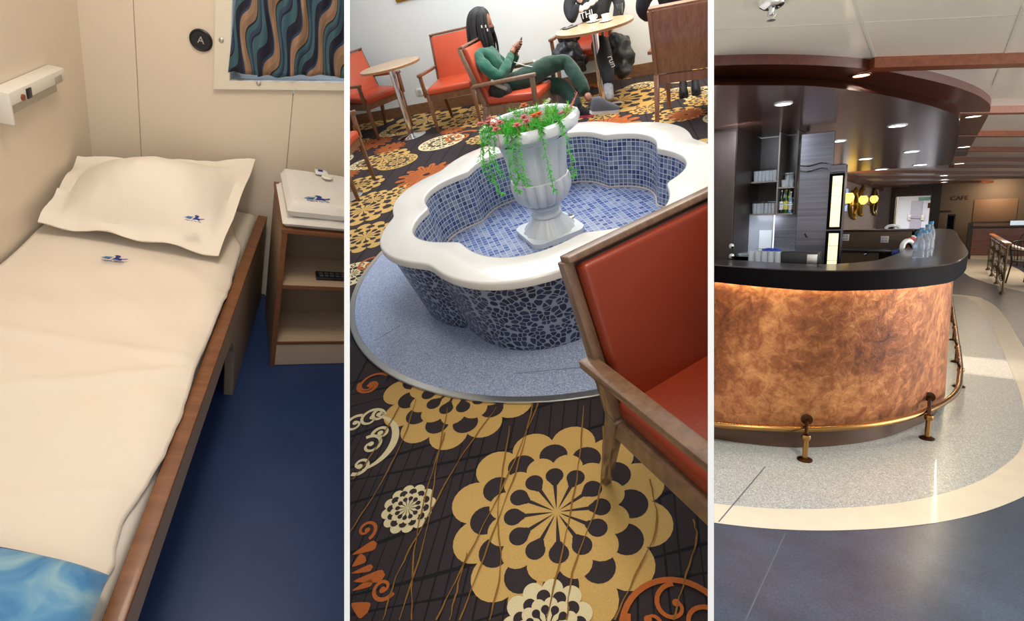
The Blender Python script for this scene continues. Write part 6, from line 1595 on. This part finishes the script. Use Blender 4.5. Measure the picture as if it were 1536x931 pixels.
# chairs beyond the railing
m_cg = mat('dark_olive_frame', srgb(60, 58, 46), .4, .5)
def bistro(label, p, rz_):
    t = thing('cafe_chair', label, 'chair', p, rz_)
    for sx in (-1, 1):
        b = B(); tube(b, [(sx*.2, -.2, .45), (sx*.22, -.24, 0)], .014, 8); obj('leg', b, m_cg, t)
        b = B(); tube(b, [(sx*.2, .2, .45), (sx*.22, .26, 0)], .014, 8); obj('leg', b, m_cg, t)
        b = B(); tube(b, spline([(sx*.2, .2, .45), (sx*.2, .23, .66), (sx*.24, .2, .70), (sx*.25, -.1, .66), (sx*.22, -.2, .46)], 5), .012, 8); obj('arm', b, m_cg, t)
    b = B(); box(b, (-.21, -.21, .445), (.21, .21, .475), .012); obj('seat', b, mat('olive_seat', srgb(85, 80, 60), .6), t)
    b = B(); tube(b, spline([(-.2, .21, .46), (-.21, .25, .75), (-.12, .27, .86), (.12, .27, .86), (.21, .25, .75), (.2, .21, .46)], 6), .014, 8)
    for i in range(4): tube(b, [(-.12+i*.08, .22, .47), (-.12+i*.08, .27, .85)], .007, 6)
    obj('backrest', b, m_cg, t)
p = R.z(1520, 425, 0)+Vector((.22, 0, 0)); bistro('dark metal cafe chair just behind the bronze railing', p, .8)
p = R.z(1530, 400, 0); bistro('dark metal cafe chair farther behind the bronze railing under the screen', p, -.6)
b = B(); tube(b, spline([R.y(1498, 358, P2.y), R.y(1508, 362, P2.y), R.y(1518, 368, P2.y), R.y(1545, 376, P2.y)], 6), .03, 8); solo('white_tube', b, m_por, 'white curved tube beside the wooden handrail', 'tube')
# ---- lights of the bar room
area('bar_front_lamp', (.55, 1.9, 2.42), .45, BAR_W, (1, .93, .82), (0, .12, -1))
area('bar_side_fill', (4.2, 6.0, 1.3), 3.0, BAR_S, (1, .95, .90), (-1, -.1, .5))  # added low at the side and tilted up to brighten the ceiling
area('far_room_fill', (1.6, 17.5, 2.36), 2.0, BAR_F, (1, .8, .6), (0, 0, -1))  # added area that warms the far end of the room
area('corridor_lamp', ((cxl+cxr)/2, 27.5, 2.4), 1.6, BAR_C, (.9, .95, 1), (0, 0, -1))
area('mirror_wall_lamp', (XL+1.2, 13.5, 2.2), 1.2, 25, (1, .75, .5), (-1, 0, -.4))
area('under_shelf_fill', ((xa+xm)/2-.1, YS+.10, za_-.03), .22, BAR_U, (.88, .93, 1), (0, .35, -1))  # unseen area added to lift the splash panel out of shadow
area('back_bar_fill', (-1.3, 4.5, zp-.03), .2, BAR_B, (.85, .92, 1), (0, .8, -.6))  # unseen area added below the canopy, aimed at the shelved glasses
# ================================================================== bulkheads between the three rooms
R = CABIN
m_bulk = mat('white_bulkhead', (.93, .93, .93), .5)
D0 = .80
def bulkhead(name, pa, pb, length):
    ca = (pa+pb)/2; d = Vector(((ca-CX)/F, 1, 0)).normalized(); nrm = Vector((d.y, -d.x, 0))
    t = (pb-pa)/F*D0*d.y*1.0
    c0 = Vector(((ca-CX)/F*D0, D0, 0)); c1 = c0+d*length
    me = bmesh.new()
    P = [c0-nrm*t/2, c0+nrm*t/2, c1+nrm*t/2, c1-nrm*t/2]
    a = [me.verts.new((p.x, p.y, -7)) for p in P]; b = [me.verts.new((p.x, p.y, 6)) for p in P]
    me.faces.new(a[::-1]); me.faces.new(b)
    for i in range(4): me.faces.new((a[i], a[(i+1) % 4], b[(i+1) % 4], b[i]))
    m = bpy.data.meshes.new(name); me.to_mesh(m); me.free(); m.materials.append(m_bulk)
    o = bpy.data.objects.new(name, m); C.objects.link(o); o['kind'] = 'structure'
    return c0, nrm, t
c1_, n1_, t1_ = bulkhead('wall_partition', 516.3, 524.7, 16)
c2_, n2_, t2_ = bulkhead('wall_partition', 1061.8, 1070.9, 24)
EPS = .0015
PL = {0: [(c1_-n1_*(t1_/2+EPS), n1_)], 1: [(c1_+n1_*(t1_/2+EPS), -n1_), (c2_-n2_*(t2_/2+EPS), n2_)], 2: [(c2_+n2_*(t2_/2+EPS), -n2_)]}
# every room ends at its bulkhead
bpy.context.view_layer.update()
def top_of(o):
    while o.parent: o = o.parent
    return o
dg = bpy.context.evaluated_depsgraph_get()
cutc = 0; gone = []
def room_of(o):
    t = top_of(o); n = t.name
    return ROOM_OF.get(n)
for o in list(bpy.data.objects):
    if o.type != 'MESH' or o.name.startswith('wall_partition'): continue
    r = room_of(o)
    if r is None: print('NO ROOM', o.name); continue
    mw = o.matrix_world.copy(); planes = PL[r.side]
    bb = [mw @ Vector(c) for c in o.bound_box]
    need = any(any((p-c).dot(n) > -.02 for p in bb) for c, n in planes)
    if not need: continue
    me = bpy.data.meshes.new_from_object(o.evaluated_get(dg)); o.modifiers.clear()
    bm = bmesh.new(); bm.from_mesh(me); inv = mw.inverted(); lin = mw.to_3x3()
    for c, n in planes:
        co = inv @ c; no = (lin.transposed() @ n).normalized()
        bmesh.ops.bisect_plane(bm, geom=list(bm.verts)+list(bm.edges)+list(bm.faces), dist=1e-6, plane_co=co, plane_no=no, clear_outer=True)
    if len(bm.faces) == 0: gone.append(o)
    else: bm.to_mesh(me); o.data = me; cutc += 1
    bm.free()
for o in gone: bpy.data.objects.remove(o)
for o in list(bpy.data.objects):
    if o.type == 'EMPTY' and not o.children: bpy.data.objects.remove(o)
# recentre things that are one mesh
# ------------------------------------------------------------------ sky, camera, view
w = bpy.data.worlds.new('daylight'); sc.world = w; w.use_nodes = True
w.node_tree.nodes['Background'].inputs[0].default_value = (.92, .96, 1, 1); w.node_tree.nodes['Background'].inputs[1].default_value = WORLD
cam = bpy.data.cameras.new('camera'); cam.sensor_width = 36; cam.lens = 36*F/1536; cam.clip_start = .02; cam.clip_end = 100
co = bpy.data.objects.new('camera', cam); C.objects.link(co); co.rotation_euler = (PI/2, 0, 0); sc.camera = co
sc.view_settings.view_transform = 'Standard'; sc.view_settings.look = 'None'; sc.view_settings.gamma = 1; sc.view_settings.exposure = EXPO
sc.view_settings.use_curve_mapping = False
sc.cycles.max_bounces = 8; sc.cycles.diffuse_bounces = 3; sc.cycles.glossy_bounces = 4; sc.cycles.transmission_bounces = 6
sc.cycles.sample_clamp_indirect = 4; sc.cycles.caustics_reflective = False; sc.cycles.caustics_refractive = False
